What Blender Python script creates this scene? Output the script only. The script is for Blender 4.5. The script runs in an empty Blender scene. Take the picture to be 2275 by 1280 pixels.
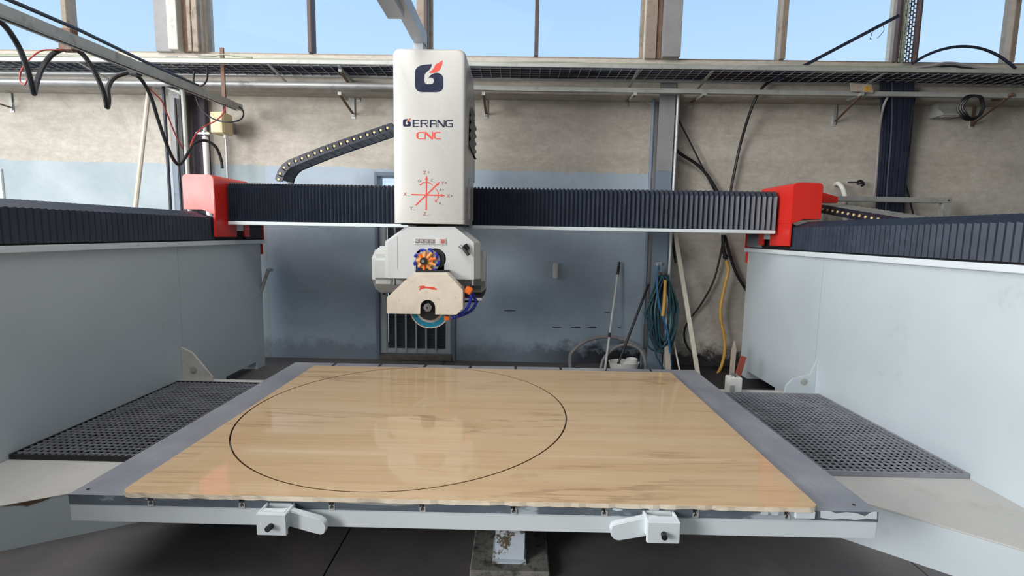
import bpy, bmesh, math, random
from mathutils import Vector, Matrix
random.seed(7)
PI = math.pi
scene = bpy.context.scene
COL = scene.collection

# ------------------------------------------------------------------ camera
W, H, F = 2275.0, 1280.0, 1085.2
PITCH, YAW, ROLL = .1115, -.0089, -.0170
CAM = Vector((0, 0, 1.52))
_fw = Vector((math.sin(YAW)*math.cos(PITCH), math.cos(YAW)*math.cos(PITCH), -math.sin(PITCH)))
_rt = Vector((math.cos(YAW), -math.sin(YAW), 0))
_dn = _fw.cross(_rt)
RT = math.cos(ROLL)*_rt + math.sin(ROLL)*_dn
DN = -math.sin(ROLL)*_rt + math.cos(ROLL)*_dn
FW = _fw
cd = bpy.data.cameras.new('camera')
cam = bpy.data.objects.new('camera', cd); COL.objects.link(cam)
cd.sensor_width = 36; cd.lens = F/W*36; cd.clip_start = .05; cd.clip_end = 200
m = Matrix((( RT.x, -DN.x, -FW.x, CAM.x), (RT.y, -DN.y, -FW.y, CAM.y), (RT.z, -DN.z, -FW.z, CAM.z), (0, 0, 0, 1)))
cam.matrix_world = m
scene.camera = cam

# ------------------------------------------------------------------ world, lights, exposure
w = bpy.data.worlds.new('sky'); scene.world = w; w.use_nodes = True
nt = w.node_tree; nt.nodes.clear()
wo = nt.nodes.new('ShaderNodeOutputWorld'); bg = nt.nodes.new('ShaderNodeBackground')
tc = nt.nodes.new('ShaderNodeTexCoord'); sx = nt.nodes.new('ShaderNodeSeparateXYZ'); cr = nt.nodes.new('ShaderNodeValToRGB')
nt.links.new(tc.outputs['Generated'], sx.inputs[0]); nt.links.new(sx.outputs['Z'], cr.inputs[0])
nt.links.new(cr.outputs[0], bg.inputs[0]); nt.links.new(bg.outputs[0], wo.inputs[0])
cr.color_ramp.elements[0].position = .0; cr.color_ramp.elements[0].color = (.72, .86, 1, 1)
cr.color_ramp.elements[1].position = 1.; cr.color_ramp.elements[1].color = (.20, .40, .86, 1)
e = cr.color_ramp.elements.new(.30); e.color = (.52, .74, .99, 1)
e = cr.color_ramp.elements.new(.46); e.color = (.385, .62, .98, 1)
bg.inputs[1].default_value = 1.0
def area(name, loc, target, sx_, sy_, power, col):
    l = bpy.data.lights.new(name, 'AREA'); l.shape = 'RECTANGLE'; l.size = sx_; l.size_y = sy_; l.energy = power; l.color = col
    o = bpy.data.objects.new(name, l); COL.objects.link(o); o.location = loc
    o.rotation_euler = (Vector(target)-Vector(loc)).to_track_quat('-Z', 'Y').to_euler()
    return o
area('daylight_hall_door', (-9.2, -1.8, 3.2), (1.0, 3.2, .9), 6, 4.5, 540, (1, .985, .96))
area('front_left_fill', (-7.6, -4.4, 3.2), (1.6, 5.0, 1.2), 5, 4, 960, (1, .985, .96))  # added lamp for the front faces and back wall; no door there
area('overhead_fill', (-1.8, 2.2, 5.9), (.2, 5.0, .6), 6, 3.5, 380, (1, .99, .97))  # added overhead fill lamp; the ceiling has no opening
scene.view_settings.view_transform = 'Standard'
scene.view_settings.look = 'None'
scene.view_settings.exposure = 0.1
scene.view_settings.gamma = 1.0
scene.view_settings.use_curve_mapping = False

# ------------------------------------------------------------------ helpers
def ray(px, py): return FW + RT*((px-W/2)/F) + DN*((py-H/2)/F)
def at(px, py, Y):                       # point seen at a pixel, on the plane y = Y
    d = ray(px, py); return CAM + d*(Y/d.y)
def atz(px, py, z):
    d = ray(px, py); return CAM + d*((z-CAM.z)/d.z)
def atx(px, py, x):
    d = ray(px, py); return CAM + d*(x/d.x)
def X(px, py, Y): return at(px, py, Y).x
def Z(px, py, Y): return at(px, py, Y).z

class MB:
    def __init__(s): s.v = []; s.f = []; s.mi = []
    def add(s, vs, fs, mi=0):
        b = len(s.v); s.v += [tuple(p) for p in vs]
        for f in fs: s.f.append([b+i for i in f]); s.mi.append(mi)
        return s
    def box(s, x0, x1, y0, y1, z0, z1, mi=0):
        x0, x1 = min(x0, x1), max(x0, x1); y0, y1 = min(y0, y1), max(y0, y1); z0, z1 = min(z0, z1), max(z0, z1)
        vs = [(x0,y0,z0),(x1,y0,z0),(x1,y1,z0),(x0,y1,z0),(x0,y0,z1),(x1,y0,z1),(x1,y1,z1),(x0,y1,z1)]
        return s.add(vs, [(0,3,2,1),(4,5,6,7),(0,1,5,4),(1,2,6,5),(2,3,7,6),(3,0,4,7)], mi)
    def bar(s, p0, p1, wd, th, up=(0,0,1), mi=0):          # rectangular bar between two points
        p0 = Vector(p0); p1 = Vector(p1); d = (p1-p0).normalized(); u = Vector(up)
        if abs(d.dot(u)) > .98: u = Vector((0,1,0))
        sd = d.cross(u).normalized(); u = sd.cross(d).normalized()
        a = sd*wd/2; b = u*th/2
        vs = [p0-a-b, p0+a-b, p0+a+b, p0-a+b, p1-a-b, p1+a-b, p1+a+b, p1-a+b]
        return s.add(vs, [(0,3,2,1),(4,5,6,7),(0,1,5,4),(1,2,6,5),(2,3,7,6),(3,0,4,7)], mi)
    def prism(s, poly, ax, a0, a1, mi=0, side_mi=None):    # polygon in the plane normal to ax, extruded a0..a1
        n = len(poly)
        ar = sum(poly[i][0]*poly[(i+1)%n][1]-poly[(i+1)%n][0]*poly[i][1] for i in range(n))
        def p(q, a): return {'x': (a, q[0], q[1]), 'y': (q[0], a, q[1]), 'z': (q[0], q[1], a)}[ax]
        vs = [p(q, a0) for q in poly]+[p(q, a1) for q in poly]
        fl = (ar > 0) == (ax != 'y')
        A = list(range(n)); B = list(range(n, 2*n))
        if fl != (a1 > a0): A, B = A, B[::-1]
        else: A, B = A[::-1], B
        s.add(vs, [A, B], mi)
        b = len(s.v)-2*n
        for i in range(n):
            j = (i+1) % n
            q = [b+i, b+j, b+n+j, b+n+i]
            if fl != (a1 > a0): q = q[::-1]
            s.f.append(q); s.mi.append(mi if side_mi is None else side_mi)
        return s
    def cyl(s, p0, p1, r, n=16, r1=None, mi=0):
        return s.tube([p0, p1], [r, r if r1 is None else r1], n, mi)
    def tube(s, pts, r, n=8, mi=0, caps=True, closed=False):
        pts = [Vector(p) for p in pts]; N = len(pts)
        rs = r if isinstance(r, (list, tuple)) else [r]*N
        vs = []; prev = None
        for i, p in enumerate(pts):
            if closed: t = (pts[(i+1) % N]-pts[i-1]).normalized()
            else: t = (pts[min(i+1, N-1)]-pts[max(i-1, 0)]).normalized()
            if prev is None:
                u = t.orthogonal().normalized()
            else:
                u = (prev-t*prev.dot(t))
                u = u.normalized() if u.length > 1e-6 else t.orthogonal().normalized()
            prev = u; v = t.cross(u)
            for k in range(n):
                a = 2*PI*k/n; vs.append(p+(u*math.cos(a)+v*math.sin(a))*rs[i])
        fs = []
        for i in range(N if closed else N-1):
            j = (i+1) % N
            for k in range(n):
                l = (k+1) % n
                fs.append((i*n+k, i*n+l, j*n+l, j*n+k))
        if caps and not closed:
            fs.append(tuple(range(n))[::-1]); fs.append(tuple((N-1)*n+k for k in range(n)))
        return s.add(vs, fs, mi)
    def grid(s, rows, mi=0, closed=False):                 # rows of equal length -> quads
        n = len(rows[0]); vs = [p for r in rows for p in r]; fs = []
        for i in range(len(rows)-1):
            for k in range(n if closed else n-1):
                l = (k+1) % n
                fs.append((i*n+k, i*n+l, (i+1)*n+l, (i+1)*n+k))
        return s.add(vs, fs, mi)
    def build(s, name, mat, parent=None, bevel=0, seg=2, ang=35, recalc=True, flat=False):
        me = bpy.data.meshes.new(name); me.from_pydata(s.v, [], s.f)
        for mt in (mat if isinstance(mat, (list, tuple)) else [mat]): me.materials.append(mt)
        me.polygons.foreach_set('material_index', s.mi)
        bm = bmesh.new(); bm.from_mesh(me)
        if recalc: bmesh.ops.recalc_face_normals(bm, faces=bm.faces)
        if bevel:
            es = [e for e in bm.edges if len(e.link_faces) == 2 and e.calc_face_angle(0) > math.radians(30)]
            bmesh.ops.bevel(bm, geom=es, offset=bevel, segments=seg, affect='EDGES', clamp_overlap=True)
        bm.to_mesh(me); bm.free()
        if not flat:
            me.polygons.foreach_set('use_smooth', [True]*len(me.polygons)); me.set_sharp_from_angle(angle=math.radians(ang))
        o = bpy.data.objects.new(name, me); COL.objects.link(o)
        if parent: o.parent = parent
        return o

def sm(pts, k=8, closed=False):           # Catmull-Rom through points
    pts = [Vector(p) for p in pts]; out = []; n = len(pts)
    for i in range(n if closed else n-1):
        g = lambda j: pts[j % n] if closed else pts[max(0, min(n-1, j))]
        a, b, c, d = g(i-1), g(i), g(i+1), g(i+2)
        for j in range(k):
            t = j/k
            out.append(.5*((2*b)+(c-a)*t+(2*a-5*b+4*c-d)*t*t+(3*b-a-3*c+d)*t**3))
    if not closed: out.append(pts[-1])
    return out
def pxs(lst, Y): return [at(p[0], p[1], p[2] if len(p) > 2 else Y) for p in lst]
def tag(o, label, cat, group=None, kind=None):
    o['label'] = label; o['category'] = cat
    if group: o['group'] = group
    if kind: o['kind'] = kind
    return o
def thing(name, label, cat, group=None, loc=(0,0,0)):
    o = bpy.data.objects.new(name, None); COL.objects.link(o); o.location = loc; o.empty_display_size = .1
    return tag(o, label, cat, group)
def struct(o): o['kind'] = 'structure'; return o
def stuff(o): o['kind'] = 'stuff'; return o
def dup(o, name, parent=None, loc=None):
    c = o.copy(); COL.objects.link(c); c.name = name
    if parent: c.parent = parent
    if loc is not None: c.location = loc
    return c

# ------------------------------------------------------------------ materials
def srgb(r, g, b):
    f = lambda c: (c/255/12.92) if c/255 <= .04045 else ((c/255+.055)/1.055)**2.4
    return (f(r), f(g), f(b), 1)
def new_mat(name):
    mt = bpy.data.materials.new(name); mt.use_nodes = True
    return mt, mt.node_tree, mt.node_tree.nodes['Principled BSDF']
def N(nt, typ, **kw):
    n = nt.nodes.new(typ)
    for k, v in kw.items(): setattr(n, k, v)
    return n
def coords(nt, scale=(1,1,1)):
    t = N(nt, 'ShaderNodeNewGeometry'); mp = N(nt, 'ShaderNodeMapping'); mp.inputs['Scale'].default_value = scale
    nt.links.new(t.outputs['Position'], mp.inputs[0]); return mp.outputs[0]
def noise(nt, vec, scale, detail=4, rough=.55, dist=0):
    n = N(nt, 'ShaderNodeTexNoise'); n.inputs['Scale'].default_value = scale; n.inputs['Detail'].default_value = detail
    n.inputs['Roughness'].default_value = rough; n.inputs['Distortion'].default_value = dist
    nt.links.new(vec, n.inputs['Vector']); return n.outputs['Fac']
def ramp(nt, fac, stops):
    r = N(nt, 'ShaderNodeValToRGB'); el = r.color_ramp.elements
    while len(el) < len(stops): el.new(.5)
    for e_, (p, c) in zip(el, stops): e_.position = p; e_.color = c
    nt.links.new(fac, r.inputs[0]); return r.outputs[0]
def mix(nt, fac, a, b, mode='MIX'):
    n = N(nt, 'ShaderNodeMix', data_type='RGBA', blend_type=mode)
    for sck, v in ((n.inputs[0], fac), (n.inputs[6], a), (n.inputs[7], b)):
        if hasattr(v, 'is_output'): nt.links.new(v, sck)
        else: sck.default_value = v
    return n.outputs[2]
def mth(nt, op, a, b=0, c=0, clamp=False):
    n = N(nt, 'ShaderNodeMath', operation=op); n.use_clamp = clamp
    for i, v in enumerate((a, b, c)):
        if hasattr(v, 'is_output'): nt.links.new(v, n.inputs[i])
        else: n.inputs[i].default_value = v
    return n.outputs[0]
def bump(nt, b, h, strength=.3, dist=.01):
    n = N(nt, 'ShaderNodeBump'); n.inputs['Strength'].default_value = strength; n.inputs['Distance'].default_value = dist
    nt.links.new(h, n.inputs['Height']); nt.links.new(n.outputs[0], b.inputs['Normal'])
def grey(v): return (v, v, v, 1)

def paint(name, c, rough=.45, var=.12, scale=3, dirt=None, metal=0, stretch=(1,1,1), bmp=0, spec=.5):
    mt, nt, b = new_mat(name)
    v = coords(nt, stretch); n1 = noise(nt, v, scale, 6, .6)
    lo = tuple(x*(1-var) for x in c[:3])+(1,); hi = tuple(min(1, x*(1+var)) for x in c[:3])+(1,)
    col = ramp(nt, n1, [(.3, lo), (.7, hi)])
    if dirt:
        n2 = noise(nt, coords(nt), dirt[1], 8, .7)
        k = ramp(nt, n2, [(dirt[2], grey(0)), (dirt[3], grey(1))])
        col = mix(nt, k, col, dirt[0])
    nt.links.new(col, b.inputs['Base Color'])
    r = ramp(nt, n1, [(.3, grey(max(0, rough-.07))), (.7, grey(min(1, rough+.07)))])
    nt.links.new(r, b.inputs['Roughness'])
    b.inputs['Metallic'].default_value = metal; b.inputs['Specular IOR Level'].default_value = spec
    if bmp: bump(nt, b, noise(nt, v, scale*12, 4), bmp, .004)
    return mt

M = {}
M['machine'] = paint('machine_grey_paint', srgb(196, 206, 212), .38, .05, 1.6, (srgb(168, 172, 172), 3, .62, .9), bmp=.06)
M['ledge'] = paint('dusty_ledge_paint', srgb(196, 194, 190), .6, .06, 2.5, (srgb(160, 152, 142), 4, .55, .85), bmp=.1)
M['frame'] = paint('table_frame_paint', srgb(220, 228, 232), .35, .04, 2, (srgb(170, 175, 175), 6, .64, .8), bmp=.05)
M['peeled'] = paint('peeling_white_paint', srgb(200, 210, 220), .5, .05, 5, (srgb(95, 84, 70), 9, .50, .53), bmp=.2)
M['white'] = paint('white_housing', srgb(196, 195, 191), .28, .008, 1.2)
M['headgrey'] = paint('head_grey_paint', srgb(205, 208, 208), .32, .03, 3, (srgb(175, 178, 178), 7, .66, .85))
M['red'] = paint('red_paint', srgb(222, 52, 44), .33, .05, 2)
M['redpart'] = paint('red_decal', srgb(226, 84, 72), .4, .04, 20)
M['navy'] = paint('navy_decal', srgb(24, 34, 62), .35, .1, 12)
M['bellows'] = paint('bellows_fabric', srgb(44, 51, 65), .4, .2, 7, (srgb(74, 82, 94), 11, .6, .85), bmp=.1)
M['black'] = paint('black_rubber', srgb(24, 24, 28), .5, .2, 20)
M['blackplastic'] = paint('chain_plastic', srgb(36, 38, 52), .42, .15, 18)
M['dark'] = paint('dark_void_metal', srgb(28, 28, 32), .6, .2, 9)
M['chainlink'] = paint('slate_cable', srgb(88, 92, 104), .5, .1, 9)
M['yellowpin'] = paint('yellow_pin_plastic', srgb(228, 205, 140), .45, .05, 30)
M['yellowbox'] = paint('cream_box_plastic', srgb(216, 202, 160), .5, .05, 6, (srgb(180, 166, 128), 14, .6, .8))
M['zinc'] = paint('zinc_pipe', srgb(178, 180, 180), .42, .12, 5, (srgb(118, 112, 108), 8, .56, .8), metal=.35)
M['galv'] = paint('galvanised_steel', srgb(170, 172, 168), .5, .14, 4, (srgb(112, 106, 100), 7, .55, .8), metal=.2)
M['steelcol'] = paint('column_grey_paint', srgb(140, 140, 142), .6, .12, 4, (srgb(96, 92, 90), 6, .56, .8), bmp=.15)
M['steelblue'] = paint('column_blue_paint', srgb(118, 132, 148), .55, .1, 4, (srgb(88, 98, 110), 6, .58, .85), bmp=.15)
M['rust'] = paint('rusty_steel', srgb(110, 86, 72), .75, .3, 14, bmp=.2)
M['chrome'] = paint('bright_steel', srgb(200, 200, 200), .22, .05, 30, metal=.9)
M['guard'] = paint('stained_blade_guard', srgb(228, 218, 203), .42, .08, 9, (srgb(176, 156, 132), 12, .58, .85), bmp=.1)
M['teal'] = paint('teal_blade_print', srgb(26, 140, 176), .45, .05, 12)
M['orange'] = paint('orange_plastic', srgb(245, 118, 44), .4, .06, 30)
M['peach'] = paint('peach_plastic', srgb(238, 168, 96), .45, .1, 60)
M['blue'] = paint('blue_plastic', srgb(28, 46, 160), .35, .15, 40)
M['alu'] = paint('aluminium', srgb(205, 206, 206), .35, .06, 8, metal=.3)
M['doorgrey'] = paint('door_frame_grey', srgb(186, 192, 198), .4, .06, 3, (srgb(140, 146, 152), 5, .58, .85))
M['hosegrey'] = paint('grey_hose', srgb(150, 144, 146), .5, .1, 9)
M['hosegreen'] = paint('green_hose', srgb(44, 80, 88), .4, .35, 7)
M['hoseblue'] = paint('blue_hose', srgb(44, 102, 150), .4, .15, 9)
M['hosetan'] = paint('amber_hose', srgb(214, 164, 76), .45, .15, 6, (srgb(150, 110, 70), 5, .55, .8))
M['wood'] = paint('weathered_wood', srgb(176, 164, 150), .75, .15, 6, (srgb(120, 108, 98), 9, .55, .8), stretch=(8,8,1), bmp=.2)
M['bamboo'] = paint('pale_pole', srgb(196, 190, 176), .55, .1, 6, stretch=(8,8,1))
M['redwood'] = paint('red_brown_board', srgb(150, 72, 60), .65, .15, 8)
M['whiteplastic'] = paint('white_plastic', srgb(216, 216, 212), .4, .06, 8, (srgb(170, 164, 152), 16, .6, .8))
M['concreteblock'] = paint('stained_concrete', srgb(128, 126, 120), .85, .25, 7, (srgb(48, 46, 46), 14, .45, .62), bmp=.5)
M['threshold'] = paint('threshold_stone', srgb(112, 106, 98), .8, .3, 18, bmp=.4)
M['cablegreen'] = paint('olive_cable', srgb(150, 156, 138), .5, .1, 9)
M['cablebeige'] = paint('beige_cable', srgb(178, 168, 150), .5, .1, 9)
M['cablered'] = paint('red_cable', srgb(176, 62, 60), .45, .1, 9)
M['cabledark'] = paint('dark_blue_cable', srgb(40, 46, 62), .45, .15, 12)
M['concolumn'] = paint('pale_concrete_column', srgb(190, 190, 184), .8, .1, 4, (srgb(140, 130, 118), 7, .55, .8), bmp=.2)
M['winframe'] = paint('brown_window_frame', srgb(150, 138, 124), .6, .15, 6, (srgb(90, 72, 64), 6, .5, .75))
M['winframedark'] = paint('dark_window_frame', srgb(84, 70, 70), .6, .2, 6)
M['drum'] = paint('motor_grey_paint', srgb(196, 198, 196), .3, .03, 3)
M['darkplate'] = paint('dark_slate', srgb(82, 78, 90), .7, .15, 5)
M['pit'] = paint('void_black', srgb(9, 9, 12), .8, .2, 5, spec=.1)  # near-black stands for the darkness under the gratings
M['ceil'] = paint('ceiling_sheet', srgb(120, 120, 118), .8, .06, 2)
M['plaster'] = paint('white_plaster', srgb(225, 225, 222), .9, .05, 12)

def m_tabletop():
    mt, nt, b = new_mat('table_steel')
    v = coords(nt, (1, 1, 1)); s = noise(nt, coords(nt, (40, 3, 1)), 2, 5, .6); n = noise(nt, v, 2.2, 6, .62)
    col = ramp(nt, n, [(.3, srgb(130, 133, 142)), (.55, srgb(156, 158, 165)), (.75, srgb(186, 187, 188))])
    col = mix(nt, mth(nt, 'MULTIPLY', s, .35), col, srgb(78, 82, 96))
    nt.links.new(col, b.inputs['Base Color']); b.inputs['Metallic'].default_value = 0
    nt.links.new(ramp(nt, n, [(.3, grey(.34)), (.7, grey(.5))]), b.inputs['Roughness'])
    bump(nt, b, s, .08, .002); return mt
M['tabletop'] = m_tabletop()
def m_tableedge():
    mt, nt, b = new_mat('table_edge_steel')
    n = noise(nt, coords(nt, (1, 1, 2.5)), 3.5, 6, .6)
    col = ramp(nt, n, [(.3, srgb(82, 92, 104)), (.58, srgb(108, 118, 128)), (.63, srgb(178, 190, 198))])
    nt.links.new(col, b.inputs['Base Color']); b.inputs['Roughness'].default_value = .45; return mt
M['tableedge'] = m_tableedge()

def m_travertine(name, top):
    mt, nt, b = new_mat(name)
    v1 = coords(nt, (.35, 9, 3)); n1 = noise(nt, v1, 1.4, 8, .62, .25)
    v2 = coords(nt, (1.6, 60, 14)); n2 = noise(nt, v2, 1.3, 8, .68, .15)
    v3 = coords(nt, (.5, 1.2, 1)); n3 = noise(nt, v3, 1.1, 3, .5)
    col = ramp(nt, n1, [(.25, srgb(184, 152, 114)), (.42, srgb(203, 173, 136)), (.55, srgb(212, 185, 150)), (.75, srgb(222, 200, 170))])
    c2 = ramp(nt, n2, [(.28, srgb(166, 130, 94)), (.40, srgb(204, 174, 138)), (.6, srgb(211, 184, 150)), (.74, srgb(232, 213, 186))])
    col = mix(nt, .55, col, c2)
    col = mix(nt, mth(nt, 'MULTIPLY', n3, .35), col, srgb(194, 160, 124))
    vein = noise(nt, coords(nt, (.55, 6, 1)), 1.0, 5, .6, .5)
    vm = ramp(nt, vein, [(.47, grey(0)), (.495, grey(1)), (.505, grey(1)), (.53, grey(0))])
    vm2 = ramp(nt, noise(nt, v3, 2, 2), [(.5, grey(0)), (.62, grey(1))])
    col = mix(nt, mth(nt, 'MULTIPLY', mth(nt, 'MULTIPLY', vm, vm2), .4), col, srgb(120, 84, 58))
    if top:
        b.inputs['Roughness'].default_value = .05; b.inputs['IOR'].default_value = 1.37
    else:
        pit = noise(nt, coords(nt, (1, 1, 1.8)), 22, 5, .7)
        pk = ramp(nt, pit, [(.30, grey(1)), (.36, grey(0))])
        col = mix(nt, .8, col, srgb(244, 233, 212)); col = mix(nt, mth(nt, 'MULTIPLY', pk, .8), col, srgb(140, 106, 70))
        b.inputs['Roughness'].default_value = .6; bump(nt, b, pit, .6, .006)
    nt.links.new(col, b.inputs['Base Color']); return mt
M['stone'] = m_travertine('travertine_polished', True); M['stoneedge'] = m_travertine('travertine_rough_edge', False)

M['kerf'] = paint('wet_cut_stone', srgb(132, 96, 62), .6, .1, 12)
def m_wall():
    mt, nt, b = new_mat('concrete_wall')
    g = N(nt, 'ShaderNodeNewGeometry'); s = N(nt, 'ShaderNodeSeparateXYZ'); nt.links.new(g.outputs['Position'], s.inputs[0])
    v = coords(nt)
    n1 = noise(nt, v, 1.3, 8, .65, .2); n2 = noise(nt, v, 7, 8, .7); n3 = noise(nt, coords(nt, (6, 6, .7)), 2.2, 6, .7); n4 = noise(nt, v, 34, 4, .7)
    raw = ramp(nt, n1, [(.25, srgb(136, 129, 118)), (.46, srgb(164, 157, 146)), (.62, srgb(186, 180, 169)), (.8, srgb(204, 199, 190))])
    raw = mix(nt, .42, raw, ramp(nt, noise(nt, coords(nt, (1, 1, 1.7)), 9, 10, .78), [(.36, srgb(104, 98, 90)), (.5, srgb(170, 164, 154)), (.62, srgb(214, 210, 202))]))
    n5 = noise(nt, coords(nt, (.5, 1, 3.2)), 1.5, 7, .65, .3)
    raw = mix(nt, .38, raw, ramp(nt, n5, [(.3, srgb(128, 122, 112)), (.5, srgb(172, 166, 156)), (.7, srgb(204, 200, 192))]))
    blot = noise(nt, v, 1.7, 9, .72, .6); raw = mix(nt, mth(nt, 'MULTIPLY', ramp(nt, blot, [(.56, grey(0)), (.63, grey(1))]), .40), raw, srgb(120, 118, 112))
    raw = mix(nt, mth(nt, 'MULTIPLY', ramp(nt, n3, [(.58, grey(0)), (.75, grey(1))]), .35), raw, srgb(124, 118, 110))
    raw = mix(nt, mth(nt, 'MULTIPLY', ramp(nt, n4, [(.62, grey(0)), (.7, grey(1))]), .5), raw, srgb(96, 90, 84))
    bk_ = N(nt, 'ShaderNodeTexBrick'); bk_.inputs['Scale'].default_value = 1; bk_.inputs['Brick Width'].default_value = .8; bk_.inputs['Row Height'].default_value = .30; bk_.inputs['Mortar Size'].default_value = .012; bk_.inputs['Mortar Smooth'].default_value = .8
    cmb = N(nt, 'ShaderNodeCombineXYZ'); nt.links.new(mth(nt, 'ADD', s.outputs['X'], mth(nt, 'MULTIPLY', n2, .08)), cmb.inputs[0]); nt.links.new(mth(nt, 'ADD', s.outputs['Z'], mth(nt, 'MULTIPLY', n2, .05)), cmb.inputs[1]); nt.links.new(cmb.outputs[0], bk_.inputs['Vector'])
    bk_.inputs['Color1'].default_value = grey(.40); bk_.inputs['Color2'].default_value = grey(.62); bk_.inputs['Mortar'].default_value = grey(.36)
    raw = mix(nt, .14, raw, bk_.outputs['Color'], 'OVERLAY')
    pnt = ramp(nt, n1, [(.25, srgb(136, 152, 170)), (.5, srgb(156, 171, 187)), (.75, srgb(176, 189, 201))])
    pnt = mix(nt, mth(nt, 'MULTIPLY', ramp(nt, n2, [(.56, grey(0)), (.72, grey(1))]), .35), pnt, srgb(112, 127, 146))
    raw = mix(nt, .20, raw, srgb(232, 226, 214)); pnt = mix(nt, .25, pnt, srgb(200, 212, 222))
    pale = ramp(nt, n1, [(.25, srgb(146, 160, 166)), (.6, srgb(172, 184, 188)), (.8, srgb(190, 199, 200))])
    left = mth(nt, 'GREATER_THAN', mth(nt, 'MULTIPLY', s.outputs['X'], -1), 2.9)
    pnt = mix(nt, left, pnt, pale)
    edge = mth(nt, 'ADD', s.outputs['Z'], mth(nt, 'MULTIPLY', mth(nt, 'SUBTRACT', n2, .5), .10))
    zlim = mth(nt, 'ADD', 2.225, mth(nt, 'MULTIPLY', s.outputs['X'], -.006))
    kp = mth(nt, 'MULTIPLY', mth(nt, 'LESS_THAN', edge, zlim), mth(nt, 'LESS_THAN', s.outputs['X'], 1.80))
    col = mix(nt, kp, raw, pnt)
    # black slurry splashed on the wall foot
    dz = mth(nt, 'ADD', s.outputs['Z'], mth(nt, 'MULTIPLY', mth(nt, 'SUBTRACT', n2, .5), .55))
    kd = ramp(nt, dz, [(.12, grey(1)), (.26, grey(0))])
    kd = mth(nt, 'MULTIPLY', kd, ramp(nt, s.outputs['X'], [(0, grey(.35)), (1, grey(.95))]))
    col = mix(nt, kd, col, srgb(36, 34, 38))
    nt.links.new(col, b.inputs['Base Color']); b.inputs['Roughness'].default_value = .85; b.inputs['Specular IOR Level'].default_value = .25
    h = mth(nt, 'ADD', mth(nt, 'MULTIPLY', n2, .7), mth(nt, 'MULTIPLY', n4, .4)); bump(nt, b, h, .35, .012)
    return mt
M['wall'] = m_wall()
def m_floor():
    mt, nt, b = new_mat('dark_concrete_floor')
    v = coords(nt); n1 = noise(nt, v, 1.2, 8, .6, .3); n2 = noise(nt, v, 9, 6, .65)
    col = ramp(nt, n1, [(.3, srgb(78, 76, 78)), (.55, srgb(100, 97, 96)), (.75, srgb(122, 117, 114))])
    col = mix(nt, mth(nt, 'MULTIPLY', ramp(nt, n2, [(.55, grey(0)), (.75, grey(1))]), .3), col, srgb(46, 44, 48))
    nt.links.new(col, b.inputs['Base Color']); nt.links.new(ramp(nt, n1, [(.3, grey(.45)), (.7, grey(.75))]), b.inputs['Roughness'])
    g = N(nt, 'ShaderNodeNewGeometry'); sp = N(nt, 'ShaderNodeSeparateXYZ'); nt.links.new(g.outputs['Position'], sp.inputs[0])
    kx = mth(nt, 'ADD', sp.outputs['X'], mth(nt, 'MULTIPLY', n1, .8)); ky = mth(nt, 'ADD', sp.outputs['Y'], mth(nt, 'MULTIPLY', n1, .8))
    dark_area = mth(nt, 'MULTIPLY', ramp(nt, mth(nt, 'MULTIPLY', kx, .25), [(.36, grey(0)), (.42, grey(1))]), ramp(nt, mth(nt, 'MULTIPLY', ky, .125), [(.50, grey(0)), (.54, grey(1))]))  # floor darker towards the back right
    col = mix(nt, mth(nt, 'MULTIPLY', dark_area, .9), col, srgb(24, 22, 26)); nt.links.new(col, b.inputs['Base Color'])
    bump(nt, b, n2, .15, .004); return mt
M['floor'] = m_floor()
def m_glass():
    mt, nt, b = new_mat('window_glass'); nt.nodes.remove(b)
    o = nt.nodes['Material Output']; t = N(nt, 'ShaderNodeBsdfTransparent'); g = N(nt, 'ShaderNodeBsdfGlossy'); mx = N(nt, 'ShaderNodeMixShader')
    t.inputs[0].default_value = (.97, .985, .99, 1); g.inputs['Roughness'].default_value = .03; fr = N(nt, 'ShaderNodeFresnel'); fr.inputs[0].default_value = 1.1
    nt.links.new(fr.outputs[0], mx.inputs[0]); nt.links.new(t.outputs[0], mx.inputs[1]); nt.links.new(g.outputs[0], mx.inputs[2]); nt.links.new(mx.outputs[0], o.inputs[0]); return mt
M['glass'] = m_glass()
def m_screen():
    mt, nt, b = new_mat('door_louvre_screen')
    wv = N(nt, 'ShaderNodeTexWave', bands_direction='Z'); wv.inputs['Scale'].default_value = 20; nt.links.new(coords(nt), wv.inputs['Vector'])
    nt.links.new(ramp(nt, wv.outputs['Fac'], [(.2, srgb(22, 26, 30)), (.8, srgb(52, 58, 66))]), b.inputs['Base Color'])
    b.inputs['Roughness'].default_value = .5; bump(nt, b, wv.outputs['Fac'], .5, .01); return mt
M['screen'] = m_screen()

# ================================================================== SETTING
YW = 5.68                                       # face of the back wall
# floor: cast bays with open joints
fl = struct(MB().box(-9.5, 9.5, -5, 6.6, -.14, -.06).build('floor', M['floor']))
jx = [-9.5, -6.2, -3.5, -.83, 1.9, 4.6, 7.3, 9.5]
for i in range(len(jx)-1):
    MB().box(jx[i]+.004, jx[i+1]-.004, -5, 6.6, -.06, 0).build('floor_slab', M['floor'], fl)

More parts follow.
